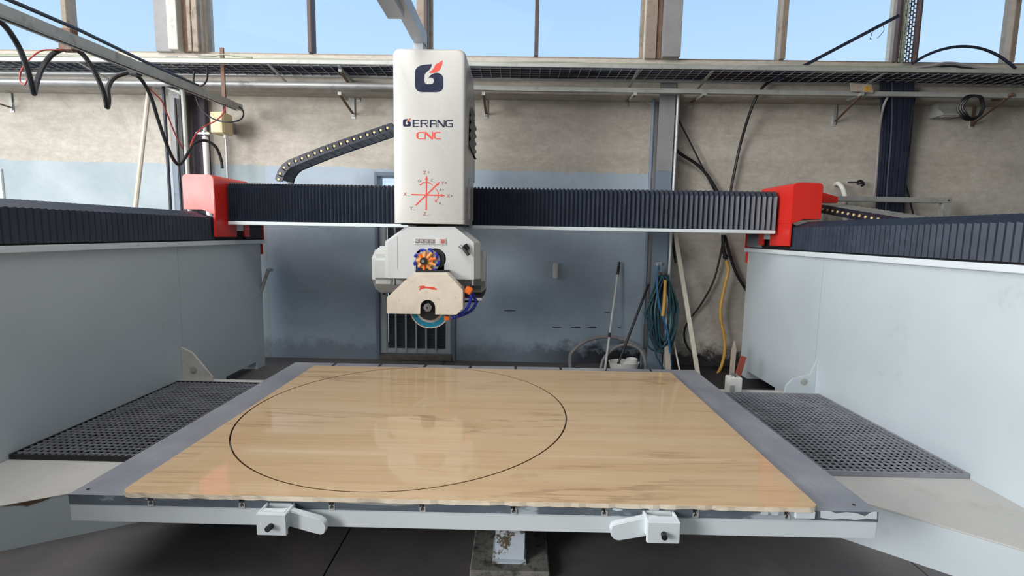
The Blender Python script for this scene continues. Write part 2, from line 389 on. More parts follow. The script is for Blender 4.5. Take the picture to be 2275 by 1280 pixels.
# back wall with openings
ZS = 3.46                                       # top of the solid wall
ZL = 5.25                                       # underside of the lintel
colpx = [(350, 446), (929, 952), (1434, 1509), (2008, 2013)]
def wx(px): return X(px, 60, YW)
bays = []; prev = -9.5
for a, b in colpx: bays.append((prev, wx(a))); prev = wx(b)
bays.append((prev, 9.5))
d0 = X(836, 640, YW); d1 = X(1012, 640, YW); ZD = Z(900, 384, YW)
l0 = X(-150, 410, YW); l1 = X(9, 410, YW); lz0 = 1.05; lz1 = Z(5, 376, YW)
openings = [(a, b, ZS, ZL) for a, b in bays]+[(d0, d1, 0, ZD), (l0, l1, lz0, lz1)]
xs = sorted({-9.5, 9.5, *[o[0] for o in openings], *[o[1] for o in openings]}); zs = sorted({-.06, 6., *[max(o[2], -.06) for o in openings], *[o[3] for o in openings]})
wb = MB()
for i in range(len(zs)-1):
    run = None
    for j in range(len(xs)-1):
        cx = (xs[j]+xs[j+1])/2; cz = (zs[i]+zs[i+1])/2
        op = any(o[0] < cx < o[1] and o[2]-.07 < cz < o[3] for o in openings)
        if not op and run is None: run = xs[j]
        if run is not None and (op or j == len(xs)-2):
            wb.box(run, xs[j] if op else xs[j+1], YW, YW+.24, zs[i], zs[i+1]); run = None
wall = struct(wb.build('wall_back', M['wall'], flat=True))
# projecting ring beam at the wall head (its underside throws the dark strip)
YR = 5.46; zb = Z(1250, 212, YR)
MB().box(-9.5, 9.5, YR, YW-.0005, zb, ZS-.10).build('ring_beam', M['wall'], wall, bevel=.006)
struct(MB().box(-9.5, 9.5, -5, 6.6, 6., 6.15).build('ceiling', M['ceil']))  # unseen ceiling, added to hold back the sky light
struct(MB().box(9.3, 9.5, -5, 6.6, 0, 6.).build('wall_right', M['steelcol']))
struct(MB().box(-9.5, 9.3, -5.2, -5.001, 0, 6.).build('wall_front', M['steelcol']))  # unseen wall, added to stop sky light entering from the front
# clerestory windows
mull = [140, 685, 1193, 1746, 2262]
for k, (a, b) in enumerate(bays):
    fr = MB()
    fr.box(a, b, YW+.06, YW+.14, ZS, ZS+.035); fr.box(a, b, YW+.06, YW+.14, ZL-.05, ZL)
    fr.box(a, a+.03, YW+.06, YW+.14, ZS+.035, ZL-.05); fr.box(b-.03, b, YW+.06, YW+.14, ZS+.035, ZL-.05)
    fo = struct(fr.build('window_%d' % (k+1), M['winframe']))
    mx = wx(mull[k]); tw = .042 if k in (1, 2) else .06
    MB().box(mx-tw/2, mx+tw/2, YW+.02, YW+.16, ZS+.035, ZL-.05).build('mullion', M['winframedark'] if k in (1, 2) else M['winframe'], fo, bevel=.004)
    MB().box(a+.03, mx-tw/2, YW+.095, YW+.101, ZS+.035, ZL-.05).build('pane', M['glass'], fo)
    MB().box(mx+tw/2, b-.03, YW+.095, YW+.101, ZS+.035, ZL-.05).build('pane', M['glass'], fo)
# columns between the windows (in front of the wall pieces there)
def strips(name, lst, y1=YW-.002):
    p = None
    for (a, b, dy, mt) in lst:
        o = MB().box(wx(a), wx(b), y1-dy, y1, ZS, ZL).build('column_face' if p else name, M[mt], p, bevel=.004)
        if p is None: p = struct(o)
    return p
strips('trim_1', [(350, 387, .05, 'steelcol'), (387.5, 409, .12, 'concolumn'), (409.5, 424, .03, 'rust'), (424.5, 433, .07, 'winframe'), (433.5, 446, .06, 'winframe')])
strips('trim_2', [(929, 944, .04, 'winframe'), (944.3, 952, .07, 'winframedark')])
strips('trim_3', [(1434, 1458, .04, 'winframe'), (1458.5, 1470, .02, 'rust'), (1470.5, 1509, .10, 'steelcol')])
# steel H columns standing against the wall
def hcol(name, pxa, pxb, pyr, Yf, zt, zpaint):
    a = X(pxa, pyr, Yf); b = X(pxb, pyr, Yf); zq = zb-.004
    o = struct(MB().box(a, b, Yf, Yf+.014, zpaint, zt).build(name, M['steelcol'], bevel=.003))
    MB().box(a, b, Yf, Yf+.014, .0, zpaint).build('flange', M['steelblue'], o, bevel=.003)
    MB().box((a+b)/2-.006, (a+b)/2+.006, Yf+.0145, YW-.016, 0, zq).build('web', M['steelcol'], o)
    MB().box(a, b, YW-.016, YW-.001, 0, zq).build('flange', M['steelcol'], o)
    return o, a, b
h1, ca, cb = hcol('trim_4', 380, 405, 330, 5.42, ZS-.12, 2.24)
MB().box(cb+.005, X(460, 330, 5.62), 5.61, YW-.001, 0, zb-.006).build('side_plate', M['darkplate'], h1)  # dark plate over the wall strip right of the left column
h2, ca2, cb2 = hcol('trim_5', 1457, 1492, 400, 5.44, ZS-.12, 2.22)
# conduits running up the columns
def pipe(name, label, pts, r, mt, cat='pipe', group=None, n=10):
    return tag(MB().tube(pts, r, n).build(name, M[mt]), label, cat, group)
pipe('conduit', 'thin dark conduit on the left edge of the left wall column', [(ca-.03, 5.40, 1.0), (ca-.03, 5.40, 3.1)], .016, 'cabledark')
pipe('conduit', 'grey conduit with a swan-neck top on the right edge of the left wall column', sm([(cb+.055, 5.40, 1.0), (cb+.055, 5.40, 2.86), (cb+.03, 5.40, 2.95), (cb-.08, 5.39, 3.0), (cb-.13, 5.39, 3.1)], 6), .022, 'galv')
pipe('conduit', 'black conduit up the middle of the left wall column', [(cb-.03, 5.395, 1.0), (cb-.03, 5.395, 2.9)], .013, 'black')
pipe('conduit', 'pale blue conduit on the left edge of the right wall column', [(ca2-.03, 5.56, 0.0), (ca2-.03, 5.56, zb-.01)], .02, 'steelblue')
pipe('conduit', 'slim grey conduit with a collar on the right edge of the right wall column', [(cb2+.02, 5.42, 0.0), (cb2+.02, 5.42, 3.05)], .017, 'zinc')

# door
dr = MB()
ft = .035
dr.box(d0, d0+ft, YW-.03, YW+.2, 0, ZD); dr.box(d1-ft, d1, YW-.03, YW+.2, 0, ZD); dr.box(d0+ft, d1-ft, YW-.03, YW+.2, ZD-.045, ZD)
door = struct(dr.build('door_1', M['steelblue'], bevel=.004))
zt0 = Z(920, 812, YW); zt1 = .06; ztr = ZD-.35
MB().box(d0+ft, d1-ft, YW-.05, YW+.2, 0, zt1).build('threshold', M['threshold'], door, bevel=.008)
MB().box(d0+ft, d1-ft, YW+.05, YW+.12, ztr, ztr+.06).build('transom_bar', M['doorgrey'], door, bevel=.004)
MB().box(d0+ft, d1-ft, YW+.08, YW+.086, ztr+.06, ZD-.045).build('transom_pane', M['glass'], door)
s0 = X(843, 720, YW); s1 = X(859, 720, YW); s2 = X(989, 720, YW); s3 = X(1004, 720, YW)
rz = Z(925, 778, YW)
MB().box(s0, s1, YW+.03, YW+.08, zt1+.012, ztr).box(s0+.012, s1-.012, YW+.02, YW+.03, zt1+.012, ztr).build('stile', M['doorgrey'], door, bevel=.004)
MB().box(s2, s3, YW+.03, YW+.08, zt1+.012, ztr).box(s2+.012, s3-.012, YW+.02, YW+.03, zt1+.012, ztr).build('stile', M['doorgrey'], door, bevel=.004)
MB().box(s1, s2, YW+.03, YW+.08, zt1+.012, rz).build('bottom_rail', M['doorgrey'], door, bevel=.004)
MB().box(s1, s2, YW+.09, YW+.11, rz, ztr).build('screen', M['screen'], door)
for px in (878.5, 901, 924, 946, 968):
    x = X(px, 740, YW)
    MB().cyl((x, YW+.02, rz-.02), (x, YW+.02, ztr), .011, 8).build('bar', M['doorgrey'], door)
xk = X(853, 651, YW); zk = Z(853, 651, YW)
MB().cyl((xk, YW-.01, zk), (xk, YW+.022, zk), .018, 10).build('lock', M['dark'], door)
# far-left window
wl = struct(MB().box(l1-.06, l1, YW-.02, YW+.2, lz0, lz1).box(l0, l0+.06, YW-.02, YW+.2, lz0, lz1).box(l0+.06, l1-.06, YW-.02, YW+.2, lz1-.05, lz1).box(l0+.06, l1-.06, YW-.02, YW+.2, lz0, lz0+.05).build('window_6', M['doorgrey'], bevel=.005))
MB().box(l0+.06, l1-.06, YW+.09, YW+.096, lz0+.05, lz1-.05).build('pane', M['glass'], wl)
# slots chipped into the painted wall
for a, b, y, mt in ((1227, 1247, 727, 'dark'), (1269, 1290, 727.5, 'dark'), (1305, 1325, 727.5, 'dark'), (1343, 1355, 693.5, 'dark'), (1372, 1380, 728.5, 'dark'), (1120, 1145, 690, 'dark'), (612, 678, 718, 'galv'), (655, 705, 647, 'galv')):
    MB().box(X(a, y, YW), X(b, y, YW), YW-.0025, YW-.0003, Z(a, y+.9, YW), Z(a, y-.7, YW)).build('wall_slot', M[mt], wall)
# plaster patch on the wall
def m_patch(name, pts, mt, label, cat):
    P = [(X(a, b, YW), Z(a, b, YW)) for a, b in pts]
    return tag(MB().prism(P, 'y', YW-.004, YW-.0005).build(name, M[mt]), label, cat)
m_patch('plaster_smear', [(1412, 212), (1440, 211), (1447, 222), (1458, 232), (1460, 240), (1452, 240), (1446, 247), (1448, 236), (1436, 228), (1425, 220)], 'plaster', 'white plaster smear on the wall left of the right steel column', 'plaster')

# ================================================================== WALL SERVICES
def wallpipe(name, label, pxy, Y, r, mt, n=12):
    return pipe(name, label, pxs(pxy, Y), r, mt, n=n)
wallpipe('service_pipe', 'upper thin galvanised pipe running the whole length of the back wall', [(-600, 155), (0, 162), (600, 166.5), (1160, 175), (1700, 182), (2275, 187), (2900, 194)], 5.39, .021, 'zinc')
lowp = [(-600, 175), (0, 181), (600, 188), (880, 192)]
wallpipe('service_pipe', 'lower thick galvanised pipe below the cable tray, left of the saw head', lowp, 5.30, .030, 'zinc')
wallpipe('service_pipe', 'lower square galvanised tube below the cable tray, right of the saw head', [(880, 192), (1160, 198), (1700, 206), (2275, 214), (2900, 221)], 5.30, .032, 'galv', 4)
# cable tray
tr = thing('cable_tray', 'long galvanised wire cable tray along the foot of the windows', 'cable tray', None, (0, 5.4, 3.3))
ztf = lambda px, py: Z(px, py, 5.15)
def railbar(pts, Y, hh, name, mt):
    P = pxs(pts, Y); m_ = MB()
    for a, b in zip(P[:-1], P[1:]): m_.bar(a, b, .02, hh)
    o = m_.build(name, M[mt]); o.parent = tr; o.matrix_parent_inverse = Matrix.Translation((0, -5.4, -3.3)); return o
top = [(-600, 124), (0, 131), (880, 140), (1137, 144), (1480, 149), (2275, 160), (2900, 168)]
railbar(top, 5.02, .036, 'side_rail', 'galv')
railbar([(a, b+17) for a, b in top], 5.43, .03, 'side_rail', 'rust')  # rear rail coloured dark to suggest the shade inside the tray
wm = MB()
PA = pxs(top, 5.02); x0, x1 = PA[0].x, PA[-1].x
zz = lambda x: 3.30+(x)*.0
za = at(1137, 144, 5.02).z-.022
n = 0; x = -7.5
while x < 7.5:
    wm.bar((x, 5.03, za), (x, 5.42, za), .005, .005); x += .1
for yy in (5.07, 5.14, 5.21, 5.28, 5.35, 5.40): wm.bar((-7.5, yy, za+.004), (7.5, yy, za+.004), .005, .005)
o = stuff(wm.build('wire_mesh', M['galv'])); o.parent = tr; o.matrix_parent_inverse = Matrix.Translation((0, -5.4, -3.3))
def traycable(label, mt, r, y, dz, amp, ph):
    pts = []
    for i in range(61):
        x = -7.5+.25*i
        pts.append((x, y+.015*math.sin(x*1.7+ph), za+.03+dz+amp*math.sin(x*2.1+ph)+amp*.6*math.sin(x*5.3+ph*2)))
    tag(MB().tube(pts, r, 6).build('tray_cable', M[mt]), label, 'cable', 'cables lying in the tray')
traycable('olive cable lying along the front edge of the cable tray', 'cablegreen', .013, 5.06, .022, .007, 0)
traycable('beige cable lying in the cable tray beside the olive one', 'cablebeige', .012, 5.10, .024, .007, 1.7)
traycable('dark cable lying along the middle of the cable tray', 'cabledark', .013, 5.19, .015, .005, 3.1)
traycable('grey cable lying at the wall side of the cable tray', 'hosegrey', .012, 5.38, .02, .005, 4.4)
pipe('tray_cable', 'pale cable humping over the tray foot of the second window bay', sm(pxs([(440, 126), (478, 124), (497, 121), (520, 124), (560, 128)], 5.03), 6), .008, 'cablegreen', 'cable')
pipe('tray_cable', 'two-tone grey cable arching off the tray right of the perforated tray', sm(pxs([(2030, 152), (2070, 146), (2100, 140), (2140, 143), (2180, 152), (2230, 156)], 5.05), 6), .012, 'hosegrey', 'cable')
pipe('tray_cable', 'lower dark cable arching just under the grey arched cable', sm(pxs([(2060, 154), (2090, 148), (2120, 147), (2150, 152), (2180, 155)], 5.12), 6), .011, 'cabledark', 'cable')
mat_ = MB()  # dark layer added to imitate the shaded underside of the tray
for i in range(9):
    mat_.tube([(-7.5+.5*k, 5.13+.028*i+.008*math.sin(k*1.3+i), za+.012+.004*math.sin(k+i*2)) for k in range(31)], .011, 5)
stuff(tag(mat_.build('shade_cables', M['cabledark']), 'flat layer of dark cables added to deepen the shade in the cable tray', 'cable'))
# triangular brackets
def bracket(px, py0, py1, label, reach=.22, mt='galv', up=False):
    xb = X(px, py1, YW); z1 = Z(px, py1, YW); z0 = Z(px, py0, YW)
    t = thing('pipe_bracket', label, 'bracket', 'triangular pipe brackets', (xb, YW, z1))
    L = lambda mb, nm, m_: mb.build(nm, M[m_], t, bevel=.0015)
    hz = zb-z1-.004; yt = YR-YW; za_ = z0-z1+.10
    L(MB().box(-.022, .022, -.008, -.001, 0, min(.11, hz-.004)), 'wall_plate', 'alu')
    L(MB().box(-.016, .016, -.020, -.0085, .02, hz), 'upright', mt)
    ztp = za-.01-z1 if up else Z(px, 200, 5.33)-z1-.045
    L(MB().box(-.018, .018, yt-reach, yt-.001, ztp-.03, ztp), 'arm', mt)
    L(MB().bar((0, -.03, .05), (0, yt-reach+.03, ztp-.03), .026, .012), 'brace', 'rust')
bracket(29, 190, 250, 'wall bracket of the far left, left of the dangling cable loops')
bracket(786, 190, 264, 'pair-mounted wall bracket left of the saw column, the lower one')
bracket(797, 176, 226, 'longer-armed wall bracket holding the tray left of the saw column', .36, up=True)
bracket(1080, 205, 264, 'wall bracket just right of the saw column')
bracket(1391, 195, 237, 'short wall bracket left of the right steel column')
bracket(1533, 196, 239, 'short wall bracket right of the right steel column')
bracket(1851, 215, 281, 'wall bracket below the tan card on the pipes')
bracket(2156, 215, 286, 'wall bracket behind the black cable ring', mt='rust')
# tray struts
for px, lab in ((205, 'left of the left window column'), (615, 'under the second window bay'), (765, 'beside the paired brackets'), (1410, 'left of the right steel column'), (1570, 'right of the right steel column'), (1940, 'beside the cable bundle')):
    p0 = at(px, 148, 5.2); p1 = at(px+14, 166, 5.6)
    tag(MB().bar((p0.x, 5.03, za-.006), (p0.x, 5.455, za-.07), .03, .006).build('tray_strut', M['galv'], bevel=.001), 'flat sloping strut holding the cable tray, '+lab, 'strut', 'struts under the cable tray')

# junction box and things at the left column
jb = thing('junction_box', 'cream plastic junction box hanging right of the left steel column', 'junction box', None, (0, 0, 0))
a = at(466, 248, 5.35); b = at(498, 296, 5.35)
MB().box(a.x, b.x, 5.35, 5.52, b.z, a.z).build('body', M['yellowbox'], jb, bevel=.006)
MB().box(a.x+.008, b.x-.008, 5.338, 5.349, b.z+.008, a.z-.008).build('lid', M['yellowbox'], jb, bevel=.004)
cx = (a.x+b.x)/2+.04
MB().cyl((cx, 5.43, b.z-.04), (cx, 5.43, b.z+.001), .022, 10).build('cable_gland', M['whiteplastic'], jb)
MB().cyl((cx-.0, 5.43, a.z-.001), (cx, 5.43, a.z+.10), .014, 8).build('hanger_rod', M['dark'], jb)
MB().box(a.x+.03, b.x-.06, 5.521, YW-.001, b.z+.05, a.z-.05).build('wall_spacer', M['zinc'], jb)
pipe('conduit', 'grey conduit dropping from the cream junction box', [(cx, 5.43, b.z-.045), (cx, 5.43, 1.6)], .012, 'zinc')
vp = thing('valve_pipe', 'white plastic standpipe with tap handle beside the cream junction box', 'valve')
p = at(456, 300, 5.45)
MB().cyl((p.x, 5.45, 0.0), (p.x, 5.45, p.z-.02), .03, 14).build('pipe', M['whiteplastic'], vp)
MB().cyl((p.x, 5.45, p.z-.021), (p.x, 5.45, p.z+.09), .018, 12).build('nipple', M['zinc'], vp)
MB().cyl((p.x, 5.45, p.z-.005), (p.x, 5.45, p.z+.035), .036, 14).build('valve_body', M['chrome'], vp)
MB().bar((p.x-.075, 5.41, p.z+.01), (p.x+.075, 5.41, p.z+.01), .02, .02).build('handle', M['whiteplastic'], vp, bevel=.003)
# leaning pale pole
pipe('leaning_pole', 'pale slim pole leaning on the wall behind the left rail', pxs([(332, 190, 5.40), (300, 470, 5.1)], 5.5), .022, 'bamboo', 'pole')
# festoon boom on the left
bm_ = thing('festoon_boom', 'long overhead steel rail at upper left carrying looped cables', 'rail', None, (0, 0, 0))
pe = at(534, 241, 5.48)
zB = pe.z; xB = pe.x
q0 = at(-40, 10, 2.55); q1 = at(532, 240, 5.45)
dv = (q0-q1).normalized(); q0 = q1+dv*4.6
sd = dv.cross(Vector((0,0,1))).normalized(); upv = sd.cross(dv)
def cbar(mb, off_s, off_u, wd, th): mb.bar(q0+sd*off_s+upv*off_u, q1+sd*off_s+upv*off_u, wd, th)
mb = MB(); cbar(mb, 0, .03, .07, .004); cbar(mb, -.033, 0, .004, .056); cbar(mb, .033, 0, .004, .056)
cbar(mb, -.024, -.029, .02, .004); cbar(mb, .024, -.029, .02, .004)
mb.build('channel', M['galv'], bm_)
pa = q1+dv*.35
MB().bar((pa.x, pa.y, pa.z+.03), (pa.x, pa.y, 3.32), .035, .02).build('hanger', M['rust'], bm_)
tag(MB().tube([q0+upv*.06-sd*.02, q1+dv*2.3+upv*.075-sd*.02, q1+dv*1.7+upv*.055-sd*.02, q1+dv*.9+upv*.045-sd*.02], .012, 6).build('boom_cable', M['cabledark']), 'dark cable lying along the top of the upper left rail', 'cable')
# festoon loops
def loop(name, label, pts, r, mt, cat='cable', n=8, k=8):
    return tag(MB().tube(sm([at(*p) for p in pts], k), r, n).build(name, M[mt]), label, cat)
loop('festoon_cable', 'thick black cable loop hanging at the far upper left', [(-60, 20, 2.9), (0, 48, 3.0), (35, 92, 3.15), (58, 145, 3.2), (72, 195, 3.25), (76, 208, 3.3), (80, 190, 3.4), (92, 155, 3.5), (115, 122, 3.55), (142, 108, 3.6)], .016, 'black')
loop('festoon_cable', 'thick black cable loop hanging from the clip at the mullion', [(160, 106, 3.6), (185, 122, 3.65), (210, 160, 3.7), (230, 205, 3.75), (238, 238, 3.8), (241, 222, 3.85), (240, 195, 3.9), (255, 172, 3.95), (285, 161, 4.0)], .017, 'black')
loop('festoon_cable', 'long black cable arching down to behind the red cap of the left rail', [(285, 161, 4.0), (312, 175, 4.1), (335, 215, 4.2), (352, 268, 4.3), (372, 325, 4.4), (388, 358, 4.5), (400, 365, 4.55), (415, 345, 4.65), (432, 320, 4.8), (455, 312, 4.9), (478, 325, 4.95), (490, 350, 5.0), (494, 374, 5.0)], .014, 'black')
cl = at(153, 108, 3.6)
tag(MB().box(cl.x-.05, cl.x+.05, cl.y-.03, cl.y+.03, cl.z-.02, cl.z+.13).build('cable_trolley', M['rust'], bevel=.006), 'small rusty cable trolley hanging from the upper left rail', 'trolley')
cl = at(300, 168, 4.02)
tag(MB().box(cl.x-.04, cl.x+.04, cl.y-.03, cl.y+.03, cl.z+.0, cl.z+.09).build('cable_trolley', M['dark'], bevel=.006), 'small dark cable trolley under the upper left rail nearer the wall', 'trolley')
loop('thin_red_cable', 'thin red cable looping round the far left black loop', [(140, 112, 3.58), (95, 112, 3.5), (65, 132, 3.4), (48, 155, 3.3), (44, 178, 3.3), (55, 188, 3.3), (63, 165, 3.3), (62, 148, 3.3)], .005, 'cablered', k=6)
loop('thin_red_cable', 'thin red cable running beside the long arching black cable', [(285, 158, 3.99), (310, 175, 4.1), (335, 200, 4.2), (360, 225, 4.3), (372, 255, 4.4), (388, 295, 4.5), (405, 330, 4.7)], .006, 'cablered')
loop('thin_red_cable', 'red cable from the arching black cable up past the junction box', [(420, 350, 4.75), (424, 322, 4.8), (438, 295, 5.0), (458, 279, 5.2), (480, 268, 5.28), (497, 250, 5.32), (503, 225, 5.4)], .007, 'cablered')
loop('thin_black_cable', 'thin black cable loop hanging in front of the junction box', [(434, 214, 5.3), (445, 240, 5.28), (470, 262, 5.25), (500, 271, 5.22), (530, 268, 5.25), (541, 255, 5.3), (535, 240, 5.36), (510, 228, 5.4)], .008, 'black')
loop('thin_black_cable', 'thin black cable hooked over the two pipes above the junction box', [(460, 146, 5.0), (461, 172, 5.05), (455, 185, 5.1), (443, 192, 5.1), (432, 188, 5.1), (430, 175, 5.1), (432, 158, 5.1)], .009, 'black')

# wall bracket behind left support
tag(MB().tube(sm(pxs([(604, 600, 5.64), (597, 600, 5.35), (594, 606, 5.32), (578, 655, 5.3)], 5.4), 4), .018, 8).build('wall_hook', M['zinc']), 'bent steel hook bar sticking out of the wall behind the left support', 'hook')
# white tube piece
o = thing('wall_tube', 'short white plastic tube fixed upright on the blue wall', 'tube')
a = at(1229, 584, 5.62); b = at(1240, 618, 5.62)
MB().cyl(((a.x+b.x)/2, 5.63, b.z), ((a.x+b.x)/2, 5.63, a.z), .03, 16).build('tube', M['whiteplastic'], o)
MB().box((a.x+b.x)/2-.03, (a.x+b.x)/2+.03, 5.655, YW, b.z+.03, a.z-.03).build('backplate', M['whiteplastic'], o)

# poles, bucket, hoses on the right
wp = thing('telescopic_pole', 'white telescopic pole with black grip leaning on the blue wall', 'pole')
a = at(1376, 582, 5.62); b = at(1344, 820, 5.36); d = (b-a).normalized(); b2 = a+d*(a.z-.015)/(-d.z)
c = at(1371, 611, a.y+(b.y-a.y)*.12); c = a+d*.15; j0 = a+d*.82; j1 = a+d*.87
MB().cyl(a, c, .016, 10).build('grip', M['black'], wp); MB().cyl(c, j0, .011, 10).build('upper_tube', M['whiteplastic'], wp)
MB().cyl(j0, j1, .016, 10).build('joint', M['black'], wp); MB().cyl(j1, b2, .0135, 10).build('lower_tube', M['whiteplastic'], wp)
mp = thing('mop', 'black-handled mop standing in the white bucket', 'mop')
a = at(1441, 632, 5.45); b = at(1372, 812, 5.12); d = (b-a).normalized(); b2 = a+d*((a.z-.10)/(-d.z))
MB().cyl(a, b2, .014, 10).build('handle', M['black'], mp)
MB().cyl(b2, b2+Vector((0, 0, -.05)), .03, 10, .05).build('mop_head', M['hosegrey'], mp)
bk = thing('mop_bucket', 'oval white mop bucket with wringer by the blue wall', 'bucket')
cb_ = at(1386, 806, 5.12); rows = []
for (zf, s) in ((0.02, .72), (.02, .74), (cb_.z, .97), (cb_.z+.012, 1.0), (cb_.z+.012, .93), (.05, .68)):
    rows.append([Vector((cb_.x+.165*s*math.cos(t*PI/16)*1.0, cb_.y+.12*s*math.sin(t*PI/16), zf)) for t in range(32)])
g = MB().grid(rows, closed=True); nb = len(rows[0])
g.f.append(list(range(nb))[::-1]); g.mi.append(0); g.f.append([len(g.v)-nb+i for i in range(nb)]); g.mi.append(0)
g.build('pail', M['whiteplastic'], bk)
rows = []
for (zf, r) in ((cb_.z-.04, .05), (cb_.z+.045, .06), (cb_.z+.05, .05), (cb_.z+.03, .03)):
    rows.append([Vector((cb_.x+.085+r*math.cos(t*PI/10), cb_.y+r*math.sin(t*PI/10), zf)) for t in range(20)])
g = MB().grid(rows, closed=True); g.f.append([60+i for i in range(20)]); g.mi.append(0); g.build('wringer', M['whiteplastic'], bk)
MB().prism([(cb_.x-.02, cb_.z-.03), (cb_.x+.045, cb_.z-.03), (cb_.x+.045, cb_.z+.03), (cb_.x+.01, cb_.z+.01)], 'y', cb_.y-.03, cb_.y+.03).build('wringer_arm', M['whiteplastic'], bk, bevel=.004)
loop('grey_hose', 'large grey hose hoop leaning on the blue wall behind the bucket', [(1275, 880, 5.40), (1266, 800, 5.48), (1278, 775, 5.5), (1305, 757, 5.55), (1340, 749, 5.6), (1375, 752, 5.6), (1410, 766, 5.58), (1432, 785, 5.54), (1445, 830, 5.45), (1440, 870, 5.4)], .02, 'hosegrey', 'hose', 10)
loop('grey_hose', 'smaller grey hose hoop inside the large one behind the bucket', [(1330, 870, 5.35), (1336, 812, 5.4), (1350, 786, 5.45), (1372, 770, 5.5), (1396, 766, 5.52), (1420, 776, 5.5), (1432, 800, 5.45), (1434, 850, 5.4)], .018, 'hosegrey', 'hose', 10)
# hose coil on the right column
hc = MB(); r_ = random.Random(3)
def ell(cx, cy, rx, ry, tilt, Y0, jit=2.5):
    pts = []
    ph = r_.uniform(0, 6)
    for i in range(28):
        t = 2*PI*i/28
        u = rx*math.sin(t)*(1-.35*math.cos(t)*-1*.6)*(1.0 if math.cos(t) < 0 else .55+.45*(1-math.cos(t)))
        v = -ry*math.cos(t)
        px = cx+u+tilt*v/ry+jit*math.sin(2*t+ph); py = cy+v
        pts.append(at(px, py, Y0+.02*math.sin(3*t+ph)))
    return pts
for i in range(15):
    rx = r_.uniform(14, 31); ry = r_.uniform(72, 86)
    hc.tube(ell(1472+r_.uniform(-4, 5), 612+ry, rx, ry, r_.uniform(-6, 5), 5.34+.006*i), .0095, 6, closed=True)
hc.tube(sm(pxs([(1472, 612), (1450, 660), (1432, 697), (1442, 705), (1450, 720), (1438, 760), (1450, 778), (1475, 782)], 5.33), 6), .0095, 6)
tag(hc.build('hose_coil', M['hosegreen']), 'coiled green hose hanging on the right steel column', 'hose')
pk = at(1472, 608, 5.33)
tag(MB().cyl((pk.x, 5.30, pk.z), (pk.x, 5.458, pk.z), .014, 8).build('hose_peg', M['rust']), 'rusty peg holding the green hose coil', 'peg')
loop('blue_hose', 'blue hose running down across the green coil', [(1461, 590, 5.32), (1460, 640, 5.32), (1465, 680, 5.32), (1475, 712, 5.32), (1484, 745, 5.32), (1489, 790, 5.32), (1493, 830, 5.34), (1495, 880, 5.36)], .012, 'hoseblue', 'hose')
loop('amber_tube', 'short amber tube hanging inside the green hose coil', [(1478, 622, 5.31), (1477, 650, 5.31), (1475, 680, 5.31), (1472, 702, 5.31)], .018, 'hosetan', 'hose', 10)
loop('column_hose', 'thin green hose dropping from the coil to the floor', [(1455, 765, 5.33), (1458, 790, 5.33), (1470, 812, 5.33), (1480, 835, 5.33)], .0095, 'hosegreen', 'hose')
tp = at(1460, 588, 5.43)
tag(MB().cyl((tp.x-.03, 5.43, tp.z), (tp.x+.05, 5.43, tp.z), .014, 8).cyl((tp.x, 5.42, tp.z-.06), (tp.x, 5.42, tp.z+.02), .012, 8).bar((tp.x-.03, 5.40, tp.z+.02), (tp.x+.04, 5.40, tp.z+.02), .012, .012).build('water_tap', M['zinc']), 'small water tap on the right steel column above the hose coil', 'tap')
a = at(1497, 500, 5.5); b = at(1549, 822, 5.0); d = (b-a).normalized(); b = a+d*((a.z-.012)/(-d.z))
tag(MB().bar(a, b, .045, .022, (0,1,0)).build('leaning_batten', M['bamboo'], bevel=.003), 'long pale batten leaning right of the hose coil', 'batten')
loop('black_tube', 'short thick black rubber tube hanging beside the right steel column', [(1493, 495, 5.5), (1496, 530, 5.5), (1500, 560, 5.5), (1504, 584, 5.5)], .026, 'black', 'hose', 10)
loop('wall_cable', 'black cable curving down the bare wall behind the pale batten', [(1607, 515, 5.6), (1603, 555, 5.6), (1585, 625, 5.6), (1555, 680, 5.62), (1530, 712, 5.62), (1520, 740, 5.62), (1525, 765, 5.62), (1540, 785, 5.6), (1570, 800, 5.6), (1600, 815, 5.5)], .012, 'black')
loop('wall_cable', 'thick black cable swinging right behind the right support', [(1609, 518, 5.6), (1620, 560, 5.6), (1635, 605, 5.6), (1655, 640, 5.6), (1690, 690, 5.6)], .017, 'black')
yh = loop('amber_hose', 'long amber hose hanging down the bare wall to the floor', [(1613, 580, 5.53), (1618, 600, 5.53), (1610, 635, 5.53), (1601, 680, 5.53), (1601, 710, 5.53), (1608, 745, 5.53), (1610, 780, 5.52), (1602, 815, 5.5), (1588, 838, 5.3), (1570, 850, 5.1)], .017, 'hosetan', 'hose', 10)
hs = thing('hose_gun', 'black hose connector hanging above the long amber hose', 'connector')
MB().tube(sm(pxs([(1606, 520), (1607, 550), (1609, 565)], 5.56), 5), .02, 8).build('grip', M['black'], hs)
MB().tube(sm(pxs([(1608, 558), (1611, 568), (1614, 576)], 5.56), 5), [.02]*5+[.032]*3+[.02]*3, 8).build('body', M['black'], hs)
MB().tube(pxs([(1613, 574), (1615, 584)], 5.56), .014, 8).build('clamp', M['chrome'], hs)
p0 = at(1600, 517, 5.55); p1 = at(1612, 522, 5.55)
MB().box(p0.x, p1.x, 5.53, 5.57, p1.z, p0.z).build('collar', M['whiteplastic'], hs)
a = at(1627, 757, 5.2); b = at(1628, 858, 4.75)
tag(MB().prism([(-.02, 0), (.022, 0), (.03, .50), (.008, .62), (-.014, .47)], 'y', -.012, .012).build('wooden_stake', M['wood']), 'pointed grey wooden stake leaning behind the white can', 'stake')
st = bpy.data.objects['wooden_stake']; fb = atz(1628, 862, 0.0); st.location = (at(1627, 800, 4.9).x, 4.9, 0); st.scale = (1, 1, (Z(1627, 757, 4.9))/.62)
a = at(1650, 795, 4.6); b = at(1630, 838, 4.55)
